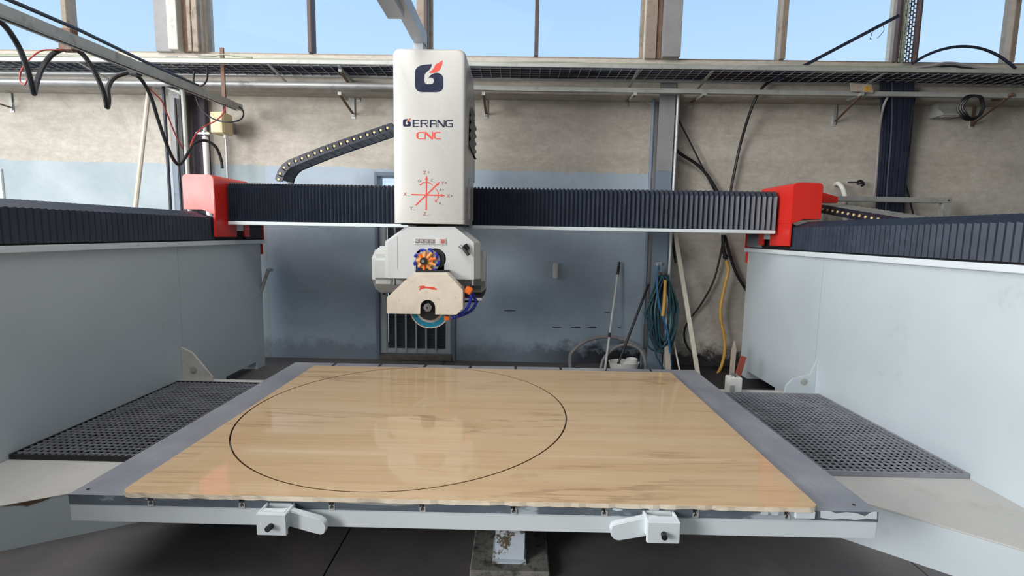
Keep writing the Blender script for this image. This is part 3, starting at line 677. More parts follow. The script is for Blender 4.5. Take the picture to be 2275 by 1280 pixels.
tag(MB().bar(at(1652, 792, 4.62), at(1625, 850, 4.6)+Vector((0, 0, -.19)), .05, .03, (0,1,0)).build('red_board', M['redwood'], bevel=.003), 'short red-brown board leaning on the right support behind the white can', 'board')
pp = at(1471, 800, 5.1)
tag(MB().cyl((pp.x+.53, 4.4, 0), (pp.x+.53, 4.4, .16), .05, 14).build('floor_stub', M['galv']), 'low grey pipe stub on the floor near the table corner', 'pipe') if False else None
a = at(1480, 760, 5.4); b = at(1484, 830, 5.2)
tag(MB().bar((a.x, 5.38, a.z), (X(1483, 870, 5.2), 5.2, .01), .06, .02, (0,1,0)).build('wall_board', M['wood'], bevel=.003), 'grey board standing behind the green hose coil', 'board')
a = at(1496, 757, 5.5)
pipe('thin_rod', 'thin white rod standing between hose coil and pale batten', [(a.x, 5.5, a.z), (a.x+.03, 5.3, .01)], .009, 'whiteplastic', 'rod')

# cables above the beam on the right
loop('hanging_cable', 'black cable dropping from the tray to behind the beam, right of the column', [(1735, 170, 5.36), (1712, 180, 5.36), (1690, 200, 5.36), (1668, 245, 5.42), (1645, 320, 5.58), (1632, 380, 5.6), (1625, 415, 5.6), (1608, 520, 5.6)], .015, 'black')
loop('hanging_cable', 'thin black cable slanting from the right steel column to the beam', [(1500, 252, 5.55), (1530, 310, 5.58), (1560, 370, 5.6), (1590, 430, 5.6)], .009, 'black')
loop('hanging_cable', 'thick black cable swinging from the right steel column to behind the beam', [(1492, 322, 5.55), (1510, 340, 5.58), (1545, 363, 5.6), (1565, 382, 5.6), (1585, 410, 5.6), (1600, 440, 5.6)], .017, 'black')
a = at(1998, 34, 5.20); b = at(1722, 180, 5.20)
tag(MB().bar(a, b, .012, .032, (0,0,1)).build('diagonal_brace', M['cabledark'], bevel=.003), 'flat steel brace slanting up to the perforated tray across a window', 'brace')
loop('wire_tail', 'thin wire tail dangling from the slanting brace, the longer one', [(1961, 54, 5.20), (1964, 66, 5.20), (1958, 76, 5.20), (1949, 85, 5.20)], .003, 'dark', k=4, n=5)
loop('wire_tail', 'thin wire tail dangling from the slanting brace, the shorter one', [(1940, 65, 5.20), (1936, 78, 5.20), (1933, 87, 5.20), (1937, 86, 5.20)], .003, 'dark', k=4, n=5)
loop('arched_hose', 'dark hose arching across the rightmost window', [(2027, 141, 5.3), (2060, 122, 5.3), (2100, 108, 5.3), (2140, 103, 5.3), (2180, 108, 5.3), (2215, 122, 5.3), (2240, 139, 5.3), (2256, 152, 5.3)], .014, 'cabledark', 'hose')
# vertical perforated tray
pt = thing('perforated_tray', 'upright perforated steel tray crossing the right windows', 'cable tray')
Yp = 5.44; xa = X(1988, 70, Yp); xb_ = X(2037, 70, Yp); zlo = ZS-.08; zhi = 5.2
lat = MB(); nv = 6; wv = (xb_-xa-.05)/nv
for i in range(nv+1):
    x = xa+.025+wv*i; lat.box(x-.005, x+.005, Yp, Yp+.003, zlo, zhi)
for i in range(nv):
    z = zlo+(.0 if i % 2 else .022)
    while z < zhi-.02:
        lat.box(xa+.025+wv*i+.005, xa+.025+wv*(i+1)-.005, Yp, Yp+.003, z, z+.013); z += .045
stuff(lat.build('perforated_web', M['winframedark'], pt))
MB().box(xa, xa+.02, Yp-.05, Yp+.003, zlo, zhi).build('side_flange', M['winframedark'], pt); MB().box(xb_-.02, xb_, Yp-.05, Yp+.003, zlo, zhi).build('side_flange', M['winframedark'], pt)
cab = MB()
for i in range(9):
    x = xa+.03+i*.010; cab.tube([(x, Yp-.012-.005*(i % 2), zlo), (x+.010*math.sin(i), Yp-.016, 4.2), (x, Yp-.012, zhi)], .0038, 5)
stuff(tag(cab.build('cable_run', M['cablegreen']), 'thin olive cables running up the perforated tray', 'cable'))
# thick cable bundle hanging down the wall
cbn = MB(); r_ = random.Random(5)
for i in range(66):
    f_ = i/65; j = r_.uniform(-1.0, 1.0); dy = .022*(i % 3)
    p_t = at(1955+74*f_+j, 172, 5.36-dy); p_u = at(1956+73*f_+j, 215, 5.40-dy); p_m = at(1957+66*f_+j*2, 300, 5.55-dy); p_b = at(1946+62*f_+j*2, 470, 5.61-dy)
    cbn.tube(sm([p_t, p_u, p_m, p_b, at(1942+64*f_+j, 640, 5.62-dy)], 5), .0095 if i % 4 else .008, 5, mi=1 if i % 16 == 7 else 0)
stuff(tag(cbn.build('cable_bundle', [M['cabledark'], M['chainlink']]), 'broad bundle of dark cables hanging down the wall at right', 'cable'))
loop('bundle_side_cable', 'separate grey cable on the left edge of the broad cable bundle', [(1973, 215, 5.33), (1962, 240, 5.36), (1953, 300, 5.54), (1947, 380, 5.56), (1940, 450, 5.57)], .012, 'hosegrey')
loop('bundle_side_cable', 'thin dark cable straying right of the broad cable bundle', [(2032, 215, 5.38), (2026, 260, 5.42), (2012, 390, 5.58), (2018, 430, 5.58), (2030, 480, 5.58)], .009, 'black')
# tan card, light box, ring
a = at(1889, 184, 5.24); b = at(1937, 188, 5.24); c = at(1940, 206, 5.24); d = at(1891, 203, 5.24)
cdm = thing('cardboard_tag', 'tan card wedged between the two wall pipes', 'card')
MB().prism([(a.x, a.z), (b.x, b.z), (c.x, c.z), (d.x, d.z)], 'y', 5.238, 5.246).build('card', M['wood'], cdm)
b1 = at(1921, 191, 5.235); c1 = at(1934, 203, 5.235)
MB().box(b1.x, c1.x, 5.234, 5.2375, c1.z, b1.z).build('yellow_print', M['hosetan'], cdm)
fx = thing('wall_light', 'grey box light fitting on the wall under the right pipes', 'lamp')
a = at(2096, 222, 5.5); b = at(2137, 257, 5.5)
MB().prism([(YW-.001, a.z), (5.56, a.z), (5.56, (a.z+b.z)/2+.01), (5.48, b.z+.01), (5.48, b.z), (YW-.001, b.z)], 'x', a.x, b.x).build('housing', M['galv'], fx, bevel=.004)
MB().box(a.x+.03, b.x-.03, 5.50, 5.56, b.z-.006, b.z-.001).build('diffuser', M['whiteplastic'], fx)
rg = MB(); cx, cz = X(2160, 238, 5.22), Z(2160, 238, 5.22)
for k, (rr, dy) in enumerate(((.115, 0), (.122, .02), (.108, -.02))):
    rg.tube([(cx+rr*math.cos(t*PI/14), 5.22+dy+.01*math.sin(t), cz+rr*math.sin(t*PI/14)) for t in range(28)], .011, 6, closed=True)
tag(rg.build('cable_ring', M['black']), 'black coiled cable ring hanging beside the grey wall light', 'cable')
# small bits by the red cap
loop('elbow_pipe', 'white plastic elbow pipe curving out of the wall behind the right red cap', [(1856, 410, 5.66), (1862, 408, 5.56), (1870, 415, 5.5), (1876, 430, 5.48), (1878, 450, 5.47), (1878, 500, 5.47)], .024, 'whiteplastic', 'pipe', 10)
hk = at(1915, 407, 5.6)
tag(MB().tube(pxs([(1884, 405, 5.6), (1905, 405, 5.6)], 5.6), .007, 6).tube(sm(pxs([(1905, 405), (1910, 402), (1915, 404), (1919, 410), (1914, 413)], 5.58), 4), .014, 6).cyl((hk.x, 5.58, hk.z), (hk.x, YW, hk.z), .008, 6).build('wall_valve', M['dark']), 'small black valve fitting on the wall left of the cable bundle', 'valve')
fm = thing('tube_stand', 'grey square-tube stand behind the right rail', 'stand')
a = at(1850, 440, 5.35); b = at(2112, 440, 5.35); hh = .055
MB().box(a.x-.1, b.x, 5.33, 5.39, b.z-hh, b.z).build('crossbar', M['galv'], fm, bevel=.004)
MB().box(b.x-.085, b.x, 5.33, 5.39, 0, b.z-hh).build('leg', M['galv'], fm, bevel=.004)
MB().box(a.x-.1, a.x-.04, 5.33, 5.39, 0, b.z-hh).build('leg', M['galv'], fm, bevel=.004)
MB().cyl((b.x-.035, 5.326, b.z-.028), (b.x-.035, 5.331, b.z-.028), .008, 10).build('bolt_hole', M['dark'], fm)

# ================================================================== SIDE SUPPORTS
def fold_profile(cross, Y0, Y1, pitch0, pitch1, amp):
    """bellows: cross-section (list of (x,z) with outward normals) swept along y in zigzag"""
    rows = []; y = Y0; k = 0; n = len(cross)
    nrm = []
    for i in range(n):
        a = Vector(cross[max(i-1, 0)]); b = Vector(cross[min(i+1, n-1)]); t = (b-a).normalized(); nrm.append(Vector((-t.y, t.x)))
    while y < Y1:
        o_ = amp if k % 2 else 0
        rows.append([(cross[i][0]+nrm[i].x*o_, y, cross[i][1]+nrm[i].y*o_) for i in range(n)])
        f_ = (y-Y0)/(Y1-Y0); y += (pitch0+(pitch1-pitch0)*f_)/2; k += 1
    return rows
ZR = 1.405                                       # top of the rail plates
for side, XI in ((-1, -2.81), (1, 2.51)):
    s = side; nm = 'left' if s < 0 else 'right'
    XO = XI+s*.42; Yc = 4.02; Ye = 5.34
    sp = thing('rail_support', 'tall %s grey steel side wall carrying the %s rail of the saw' % (('shaded', 'left') if s < 0 else ('brightly lit pale', 'right')), 'machine frame', None, (0, 0, 0))
    MB().box(XI, XO, .5, Yc-.002, 0, ZR-.04).build('side_panel', M['machine'], sp)
    MB().prism([(Yc+.002, 0), (4.60, 0), (4.60, .085), (Ye-.17, .085), (Ye-.17, 0), (Ye, 0), (Ye, ZR-.04), (Yc+.002, ZR-.04)], 'x', XI, XO).build('side_panel', M['machine'], sp)
    MB().box(XI-s*.025, XO+s*.03, .5, Ye+.05, ZR-.04, ZR).build('rail_plate', M['frame'], sp, bevel=.003)
    # gusset with a round hole at the cross beam
    gp = [(0, 0), (.255, 0), (.255, .05), (.09, .26), (0, .30)] if s < 0 else [(0, 0), (.27, 0), (.27, .09), (.22, .14), (.03, .33), (0, .34)]
    if s > 0: gp = [(0, 0), (.25, 0), (.24, .07), (.19, .13), (.05, .17), (.0, .30)]
    g = MB().prism([(XI-s*q[0], .222+q[1]) for q in gp], 'y', Yc-.03, Yc-.012)
    go = g.build('gusset', M['ledge'] if s < 0 else M['machine'], sp, bevel=.002)
    MB().cyl((XI-s*.10, Yc-.036, .222+.11), (XI-s*.10, Yc-.029, .222+.11), .028, 16).cyl((XI-s*.10, Yc-.040, .222+.11), (XI-s*.10, Yc-.036, .222+.11), .019, 16).build('gusset_bolt', M['galv'], go)
    MB().box(XI-s*.012, XO, Ye+.051, Ye+.062, ZR-.03, 1.66).build('end_plate', M['red'], sp)
    MB().box(XI-s*.02, XI+s*.1, Ye+.001, Ye+.014, ZR-.16, ZR-.045).build('end_plate', M['red'], sp)
    # bellows on the rail
    zi = 1.615; zt = 1.66
    cross = [(XI+s*.01, ZR+.012), (XI+s*.01, zi), (XI+s*.15, zt), (XI+s*.30, zt), (XI+s*.40, zi), (XI+s*.40, ZR+.012)]
    if s > 0: cr_ = [(x, z) for x, z in cross][::-1]
    else: cr_ = cross[::-1]
    cr_ = cross if s > 0 else cross
    rb = thing('rail_bellows', 'black pleated bellows covering the %s rail' % nm, 'bellows', None, (0, 0, 0))
    def sweep(a, b, p0, p1, name):
        rows = fold_profile(cross, a, b, p0, p1, .0115*(-1 if s < 0 else 1)*(1))
        g_ = MB().grid(rows); nn = len(cross)
        g_.f.append(list(range(nn))); g_.mi.append(0); g_.f.append([len(g_.v)-nn+i for i in range(nn)]); g_.mi.append(0)
        return g_.build(name, M['bellows'], rb, ang=10)
    sweep(.55, 4.53, .046, .046, 'pleats'); sweep(5.07, 5.38, .02, .02, 'rear_pleats')
    MB().box(XI+s*.03, XI+s*.38, .52, 5.38, ZR+.001, zi-.03).build('guide_rail', M['dark'], rb)
    # base beam with slanted front face, and rear cross beam
    if s < 0: pl = [(XI-.3, 1.86), (-2.379, 2.116), (-1.25, 2.72), (-1.25, 2.95), (-1.62, 2.59), (XI+.002, 2.575), (XI+.002, 2.0)]
    if s < 0: pl = [(XI+.003, 1.883), (-2.379, 2.116), (-1.20, 2.753), (-1.20, 2.90), (-1.70, 2.60), (XI+.003, 2.60)]
    else: pl = [(XI-.003, 1.69), (2.176, 1.962), (1.15, 2.79), (1.15, 2.92), (1.45, 2.62), (XI-.003, 2.62)]
    bb = thing('base_beam', ('rust-chipped' if s < 0 else 'clean')+' grey base ledge with slanted face at the %s front of the machine' % nm, 'machine frame', None, (0, 0, 0))
    top_ = MB().prism([(x, y) for x, y in pl], 'z', .214, .222).build('ledge_plate', M['ledge'], bb)
    MB().prism([(x, y) for x, y in pl], 'z', 0, .213).build('beam_body', M['machine'], bb)
    if s < 0:
        e0 = Vector((-2.379, 2.116, .215)); e1 = Vector((-2.183, 2.222, .215)); dd = (e1-e0)
        nrm_ = Vector((dd.y, -dd.x, 0)).normalized()
        cp = []
        for t_, z_ in ((.05, .218), (.5, .221), (.82, .221), (.75, .213), (.62, .206), (.5, .203), (.42, .196), (.34, .205), (.2, .212)):
            cp.append(e0+dd*t_+nrm_*.0015+Vector((0, 0, z_-.215)))
        MB().add(cp, [list(range(len(cp)))]).build('rust_chip', M['rust'], bb)
    rbm = thing('rear_cross_beam', 'dusty cross beam behind the %s grating' % nm, 'machine frame', None, (0, 0, 0))
    MB().box(XI-s*.003, s*1.58 if s < 0 else 1.35, 3.93, 4.09, .0, .20).build('beam', M['machine'], rbm)
    MB().box(XI-s*.003, s*1.58 if s < 0 else 1.35, 3.93, 4.09, .201, .222).build('beam_top', M['ledge'], rbm, bevel=.004)
    # grating
    gx0, gx1 = (XI+.006, -1.60) if s < 0 else (1.32, XI-.006)
    gt = thing('floor_grating', 'dark square-mesh floor grating at the %s of the work table' % nm, 'grating', None, (0, 0, 0))
    gy0, gy1 = (2.565, 3.925) if s < 0 else (2.575, 3.925)
    g0 = .2235; g1 = .252
    MB().box(gx0, gx1, gy0, gy0+.008, g0, g1).box(gx0, gx1, gy1-.008, gy1, g0, g1).box(gx0, gx0+.008, gy0+.008, gy1-.008, g0, g1).box(gx1-.008, gx1, gy0+.008, gy1-.008, g0, g1).build('rim', M['grate'] if 'grate' in M else M['dark'], gt)
    gm = M.setdefault('grate', paint('grating_steel', srgb(150, 152, 160), .5, .2, 8, metal=.1))
    nx = int((gx1-gx0)/.037); ny = int((gy1-gy0)/.037)
    b0 = None
    for i in range(1, nx):
        x = gx0+(gx1-gx0)*i/nx
        if b0 is None: b0 = MB().box(-.0015, .0015, gy0+.008, gy1-.008, g1-.010, g1-.001).build('grating_bar', gm, gt); b0.location.x = x
        else: dup(b0, 'grating_bar', gt, (x, 0, 0))
    b0 = None
    for i in range(1, ny):
        y = gy0+(gy1-gy0)*i/ny
        if b0 is None: b0 = MB().box(gx0+.008, gx1-.008, -.0015, .0015, g1-.010, g1-.0015).build('grating_bar', gm, gt); b0.location.y = y
        else: dup(b0, 'grating_bar', gt, (0, y, 0))
    # black tray added to keep the void below the grating dark
    tag(MB().box(gx0+.01, gx1-.01, gy0+.08, gy1-.01, .002, .03).box(gx0+.01, gx0+.02, gy0+.08, gy1-.01, .03, .205).box(gx1-.02, gx1-.01, gy0+.08, gy1-.01, .03, .205).box(gx0+.02, gx1-.02, gy1-.02, gy1-.01, .03, .205).box(gx0+.02, gx1-.02, gy0+.08, gy0+.09, .03, .205).build('void_tray', M['pit'], bevel=.003), 'added black tray darkening the void under the %s grating' % nm, 'tray')
M['bottlecap'] = M['chrome']
# red weld/paint: white can on the rear cross beam
cn = thing('square_can', 'white square can with a silver cap on the rear right cross beam', 'can')
pc = atz(1632, 872, .222); a = X(1618, 850, 3.99); b = X(1646, 850, 3.99); zt = Z(1632, 838, 3.99)
MB().box(a, b, 3.96, 4.06, .223, zt).build('body', M['whiteplastic'], cn, bevel=.006)
MB().cyl(((a+b)/2, 4.0, zt), ((a+b)/2, 4.0, zt+.025), .022, 14).build('cap', M['chrome'], cn)
MB().box(a+.004, (a+b)/2-.01, 3.957, 3.9595, .235, .235+(zt-.235)*.5).build('grey_label', M['galv'], cn)

# ================================================================== WORK TABLE
TX0, TX1, TY0, TY1, TZ = -1.831, 1.488, 1.886, 3.961, .42
tb = thing('work_table', 'wide steel saw table with T-slots on a white frame', 'table', None, (0, 0, 0))
slots = [X(px, 1113+(px-335)*.0187, TY0) for px in (335, 537.5, 737.5, 939, 1142, 1343.5, 1546, 1749.5)]
ed = [TX0]+slots+[TX1]; hw = .0125
for i in range(9):
    a = ed[i]+(hw if i else 0); b = ed[i+1]-(hw if i < 8 else 0)
    bx = MB().box(a, b, TY0, TY1, TZ-.042, TZ)
    bx.mi = [0, 0, 1, 0, 0, 0]
    bx.build('table_plate', [M['tabletop'], M['tableedge']], tb)
for x in slots:
    t_ = MB(); z0 = TZ-.0425
    t_.box(x-hw+.0004, x+hw-.0004, TY0-.002, TY1, z0, z0+.006)
    for q in (-1, 1):
        t_.box(x+q*(hw-.0004), x+q*(hw-.0042), TY0-.002, TY1, z0+.006, z0+.022)
        t_.box(x+q*(hw-.0042), x+q*(hw-.0085), TY0-.002, TY1, z0+.0175, z0+.022)
    t_.build('slot_channel', M['alu'], tb)
FZ0 = .302
MB().box(TX0+.0, TX1, TY0+.0, TY0+.10, FZ0, TZ-.043).box(TX0, TX0+.1, TY0+.1, TY1-.1, FZ0, TZ-.043).box(TX1-.1, TX1, TY0+.1, TY1-.1, FZ0, TZ-.043).box(TX0, TX1, TY1-.1, TY1, FZ0, TZ-.043).box(-.3, -.05, TY0+.1, TY1-.1, FZ0, TZ-.043).build('frame', M['frame'], tb, bevel=.004)
# hidden feet keep the frame up
for fx_ in (-1.35, 1.05):
    MB().box(fx_-.06, fx_+.06, 3.2, 3.32, 0, FZ0-.001).build('foot', M['dark'], tb)
# levelling post + bolt pits
pa = X(1101, 1200, 2.1); pb = X(1166, 1200, 2.1)
MB().box(pa, pb, 2.07, 2.2, .046, FZ0-.001).build('post', M['peeled'], tb, bevel=.002)
MB().box(pa-.012, pb+.006, 2.05, 2.24, .0455-.008, .0455).build('post_foot_plate', M['peeled'], tb)
for px, py in ((196, 1087), (1897, 1122)):
    p = atz(px, py, TZ); MB().cyl((p.x, p.y, TZ), (p.x, p.y, TZ+.0012), .007, 10).build('bolt_hole', M['dark'], tb)
ck = tag(MB().box(X(1043, 1265, 2.0), X(1222, 1265, 2.0), 2.0, 3.4, 0, .037).build('concrete_plinth', M['concreteblock'], bevel=.006, seg=1), 'rough grey concrete plinth under the table post', 'plinth')
# edge clamps
def clamp(px0, px1, py0, py1, mirror, parent):
    a = at(px0, py0, 1.80); b = at(px1, py1, 1.80)
    c_ = MB()
    t_ = .02
    c_.box(a.x, b.x, 1.80, 1.815, b.z, a.z)                       # front cheek
    c_.box(a.x, a.x+.012, 1.815, TY0-.001, b.z+.02, a.z); c_.box(b.x-.012, b.x, 1.815, TY0-.001, b.z+.02, a.z)
    c_.box(a.x+.012, b.x-.012, 1.815, 1.845, a.z-.012, a.z)
    c_.box(a.x+.012, b.x-.012, TY0-.012, TY0-.001, b.z+.03, a.z)
    o = c_.build('clamp_block', M['frame'], parent, bevel=.003)
    sgn = 1 if not mirror else -1
    xs_ = b.x if sgn > 0 else a.x
    zm = (a.z+b.z)/2
    L = [(-.06, -.028), (-.06, .028), (0, .034), (.115, .003), (.136, -.012), (.143, -.035), (.136, -.058), (.118, -.066), (.098, -.060), (.08, -.056), (0, -.034)]
    if mirror: L = [(-.06, -.028), (-.06, .03), (0, .036), (.11, .008), (.13, .0), (.136, -.02), (.132, -.045), (.118, -.060), (.10, -.064), (0, -.044)]
    MB().prism([(xs_+sgn*q[0], zm+q[1]+.004) for q in L], 'y', 1.835, 1.865).build('lever', M['frame'], o, bevel=.003)
    pp_ = ((a.x+b.x)/2+sgn*.0, 1.8, zm-.004)
    MB().cyl((pp_[0]-.004, 1.775, pp_[2]), (pp_[0], 1.801, pp_[2]), .0115, 12).cyl((pp_[0], 1.90, pp_[2]), (pp_[0], 1.815, pp_[2]), .008, 8).build('pivot_pin', M['black'], o)
clamp(568, 637, 1142, 1191, False, tb)
clamp(1439, 1510, 1160, 1209, True, tb)
# chip: white board pushed into the right slot
def patch(pts, mt):
    MB().prism([(X(a, b, TY0), Z(a, b, TY0)) for a, b in pts], 'y', TY0-.0015, TY0-.0002).build('paint_patch', M[mt], tb, flat=True)
patch([(1823, 1135), (1846, 1136), (1858, 1141), (1880, 1138), (1902, 1140), (1922, 1147), (1936, 1138), (1948, 1137), (1948, 1154), (1925, 1152), (1900, 1155), (1872, 1152), (1846, 1154), (1823, 1150)], 'frame')
patch([(1692, 1132), (1700, 1131), (1707, 1138), (1706, 1144), (1690, 1143)], 'frame'); patch([(1712, 1134), (1722, 1133), (1731, 1139), (1728, 1145), (1714, 1144)], 'frame')
patch([(1440, 1128), (1466, 1128), (1458, 1146), (1448, 1146)], 'frame'); patch([(1362, 1128), (1378, 1130), (1384, 1133), (1370, 1135), (1360, 1132)], 'frame')
patch([(760, 1117), (800, 1116), (850, 1114), (905, 1118), (925, 1122), (880, 1124), (820, 1121)], 'galv')
a = X(1764, 1140, TY0); b = X(1808, 1140, TY0)
MB().box(a, b, TY0-.012, TY0-.0005, Z(1780, 1149, TY0), Z(1780, 1134, TY0)).build('end_stop', M['frame'], tb, bevel=.002)

# ================================================================== STONE SLAB
SX0, SX1, SY0, SY1 = -1.608, 1.243, 1.87, 3.802
CX, CY, CR = -.635, 2.861, .947
ZS0, ZS1 = TZ+.0005, TZ+.0225
def rounded_rect(r, n=6):
    pts = []
    for (cx, cy, a0, rr) in ((SX1-r, SY0+r, -90, r), (SX1-.01, SY1-.01, 0, .01), (SX0+.01, SY1-.01, 90, .01), (SX0+r, SY0+r, 180, r)):
        for i in range(n+1):
            t = math.radians(a0+90*i/n); pts.append((cx+rr*math.cos(t), cy+rr*math.sin(t)))
    return pts
# dense outline so every outline vertex pairs with a vertex on the hole
out = rounded_rect(.045); dense = []
for i, p in enumerate(out):
    q = out[(i+1) % len(out)]; L_ = math.hypot(q[0]-p[0], q[1]-p[1]); k = max(1, int(L_/.03))
    for j in range(k): dense.append((p[0]+(q[0]-p[0])*j/k, p[1]+(q[1]-p[1])*j/k))
rr_ = random.Random(11)
def chip(p):                                     # broken front arris
    if abs(p[1]-SY0) < .002: return rr_.choice((0, 0, 0, .0, .002, .003))
    return 0
inner = []
for p in dense:
    t = math.atan2(p[1]-CY, p[0]-CX); inner.append((CX+(CR+.004)*math.cos(t), CY+(CR+.004)*math.sin(t)))
inner_f = [(CX+(CR+.004)*math.cos(t), CY+(CR+.004)*math.sin(t)) for t in [math.atan2(p[1]-CY, p[0]-CX) for p in dense]]
nD = len(dense)
sl = MB()
br = .003
ot = [(p[0]+(br if p[0] < SX0+.002 else 0)-(br if p[0] > SX1-.002 else 0), p[1]+(br if p[1] < SY0+.002 else 0)-(br if p[1] > SY1-.002 else 0), ZS1) for p in dense]
om = [(p[0], p[1]+chip(p), ZS1-br) for p in dense]
ob = [(p[0], p[1]+chip(p)*2, ZS0) for p in dense]
it = [(p[0], p[1], ZS1) for p in inner_f]; ib = [(p[0], p[1], ZS0) for p in inner_f]
sl.grid([it, ot], 0, True); sl.grid([ot, om], 0, True); sl.grid([om, ob], 1, True); sl.grid([ob, ib], 1, True); sl.grid([ib, it], 2, True)
bmm = sl.build('stone_slab', [M['stone'], M['stoneedge'], M['kerf']], flat=True)
_b = bmesh.new(); _b.from_mesh(bmm.data); bmesh.ops.remove_doubles(_b, verts=_b.verts, dist=1e-6); bmesh.ops.recalc_face_normals(_b, faces=_b.faces); _b.to_mesh(bmm.data); _b.free()
tag(bmm, 'polished beige travertine slab with rough front edge on the table', 'slab')
ds = MB(); nC = 160
ring = lambda r, z: [(CX+r*math.cos(2*PI*i/nC), CY+r*math.sin(2*PI*i/nC), z) for i in range(nC)]
ds.grid([ring(CR-.004, ZS0), ring(CR-.004, ZS1-.001)], 2, True); ds.grid([ring(CR-.004, ZS1-.001), ring(CR-.005, ZS1)], 0, True)
b0_ = len(ds.v); ds.v += ring(CR-.005, ZS1); ds.f.append([b0_+i for i in range(nC)]); ds.mi.append(0)
b0_ = len(ds.v); ds.v += ring(CR-.004, ZS0); ds.f.append([b0_+i for i in range(nC)][::-1]); ds.mi.append(1)
do = ds.build('stone_disc', [M['stone'], M['stoneedge'], M['kerf']], flat=True)
_b = bmesh.new(); _b.from_mesh(do.data); bmesh.ops.remove_doubles(_b, verts=_b.verts, dist=1e-6); bmesh.ops.recalc_face_normals(_b, faces=_b.faces); _b.to_mesh(do.data); _b.free()
tag(do, 'round travertine disc just cut free inside the slab', 'slab')

# ================================================================== GANTRY
YB = 4.70
gb = thing('gantry_bridge', 'gantry bridge with red end caps spanning the saw', 'machine', None, (0, 0, 0))
bx0 = X(505, 450, YB); bx1 = X(1727, 460, YB)
ztr1 = Z(1137, 502, YB-.04); ztr0 = ztr1-.032
bz0 = ztr1+.001; bz1 = Z(1137, 418, YB)
MB().box(bx0+.0, bx1-.0, YB+.03, 5.06, bz0, bz1-.03).build('beam', M['dark'], gb)
MB().box(bx0+.02, bx1-.02, YB-.04, 5.08, ztr0, ztr1).build('bottom_plate', M['frame'], gb, bevel=.003)
def beam_bellows(xa, xb, p0, p1, name):
    cross = [(YB, bz0+.002), (YB, bz1-.05), (YB+.03, bz1-.012), (YB+.30, bz1-.012)]
    nr = [(-1, 0), (-.92, .38), (-.38, .92), (0, 1)]
    rows = []; x = xa; k = 0
    while x < xb:
        o_ = .026 if k % 2 else 0
        rows.append([(x, c[0]+n_[0]*o_*(1 if i else 1), c[1]+n_[1]*o_) for i, (c, n_) in enumerate(zip(cross, nr))])
        f_ = (x-xa)/(xb-xa); x += (p0+(p1-p0)*f_)/2; k += 1
    return MB().grid(rows).build(name, M['bellows'], gb, ang=10)
cL = X(880, 450, YB); cR = X(1052, 450, YB)
beam_bellows(bx0+.01, cL+.06, .022, .044, 'bellows')
beam_bellows(cR-.04, bx1-.01, .034, .052, 'bellows')
for side, XI in ((-1, -2.81), (1, 2.51)):
    s = side; xin = XI-s*.035
    if s < 0: A = dict(tl=(405, 388), tr=(484, 388), bo=(409, 470), bm=(449, 469), bi=(483, 478), leg=527)
    else: A = dict(tl=(1828, 408), tr=(1742, 405), bo=(1821, 491), bm=(1785, 490), bi=(1744, 498), leg=547)
    Y0 = 4.5; Y1 = 5.1
    xo = X(A['tl'][0], A['tl'][1]+30, Y0); zt = Z(A['tr'][0], A['tr'][1], Y0)
    zo = Z(*A['bo'], Y0)+.0; zi = Z(*A['bi'], Y0); zl = Z(A['tr'][0], A['leg'], Y0)
    zo = max(zo, 1.69); zi = max(zi, 1.65); xm = X(*A['bm'], Y0)
    r = .05; pts = []
    for (cx, cz, a0) in ((xin+s*r, zt-r, 0), ):
        for i in range(7):
            t = PI/2*i/6; pts.append((cx-s*r*math.cos(t), cz+r*math.sin(t)))
    pts += [(xo-s*.03, zt), (xo-s*.008, zt-.012), (xo, zt-.04), (xo, zo), (xm, zo), (xin+s*.022, zi), (xin, zi)]
    cp_ = MB().prism(pts, 'y', Y0, Y1).build('end_cap', M['red'], gb, bevel=.004)
    MB().box(xin, xin+s*.02, Y0, 4.84, zl, zi+.001).box(xin, xin+s*.02, 4.97, 5.07, zl, zi+.001).build('skirt', M['red'], gb, bevel=.003)
    MB().box(xin+s*.004, xin+s*.018, 4.845, 4.965, zl+.06, zi).build('bracket', M['frame'], gb)
    if s > 0:
        a = at(1827, 430, 5.05); b = at(1854, 452, 5.05)
        MB().prism([(a.x-.1, a.z), (a.x, a.z), (b.x, a.z-.035), (b.x, b.z), (a.x-.1, b.z)], 'y', 5.0, 5.06).build('chain_bracket', M['red'], gb, bevel=.003)

# drag chain on top of the beam (links individually)
ch = thing('drag_chain', 'black drag chain with yellow pins arching from the beam to the saw column', 'cable chain', None, (0, 0, 0))
dots = [(160, 1110), (188, 1010), (258, 903), (350, 830), (465, 785), (577, 738), (690, 692), (805, 648), (917, 603), (1033, 562), (1148, 520), (1265, 478), (1382, 438), (1500, 398), (1617, 358), (1737, 320), (1855, 278), (1972, 238), (2090, 198), (2210, 160)]
PD = [at(600+u/8, 260+v/8, 4.76) for u, v in dots]
for i in range(len(PD)-1):
    a, b = PD[i], PD[i+1]; d = (b-a); L_ = d.length; d = d.normalized(); nrm_ = Vector((-d.z, 0, d.x))
    hh = .036
    m_ = MB()
    for (y0, y1) in ((4.755, 4.767), (4.99, 5.002)):
        q = [a-d*.012+nrm_*-hh, a-d*.022+nrm_*-hh*.3, a-d*.022+nrm_*hh*.4, a-d*.010+nrm_*hh, b-d*.014+nrm_*hh, b-d*.014-nrm_*hh]
        m_.prism([(p.x, p.z) for p in q], 'y', y0, y1)
    mid = a+d*L_*.45
    for k_, q_ in ((-1, .92), (1, .7)):
        c_ = mid+nrm_*(k_*(hh-.007)); m_.bar((c_.x, 4.760, c_.z), (c_.x, 4.997, c_.z), L_*q_, .008, nrm_)
    lk = m_.build('link', M['blackplastic'], ch)
    MB().cyl((a.x, 4.748, a.z), (a.x, 4.757, a.z), .0105, 12).build('pin', M['yellowpin'], lk)
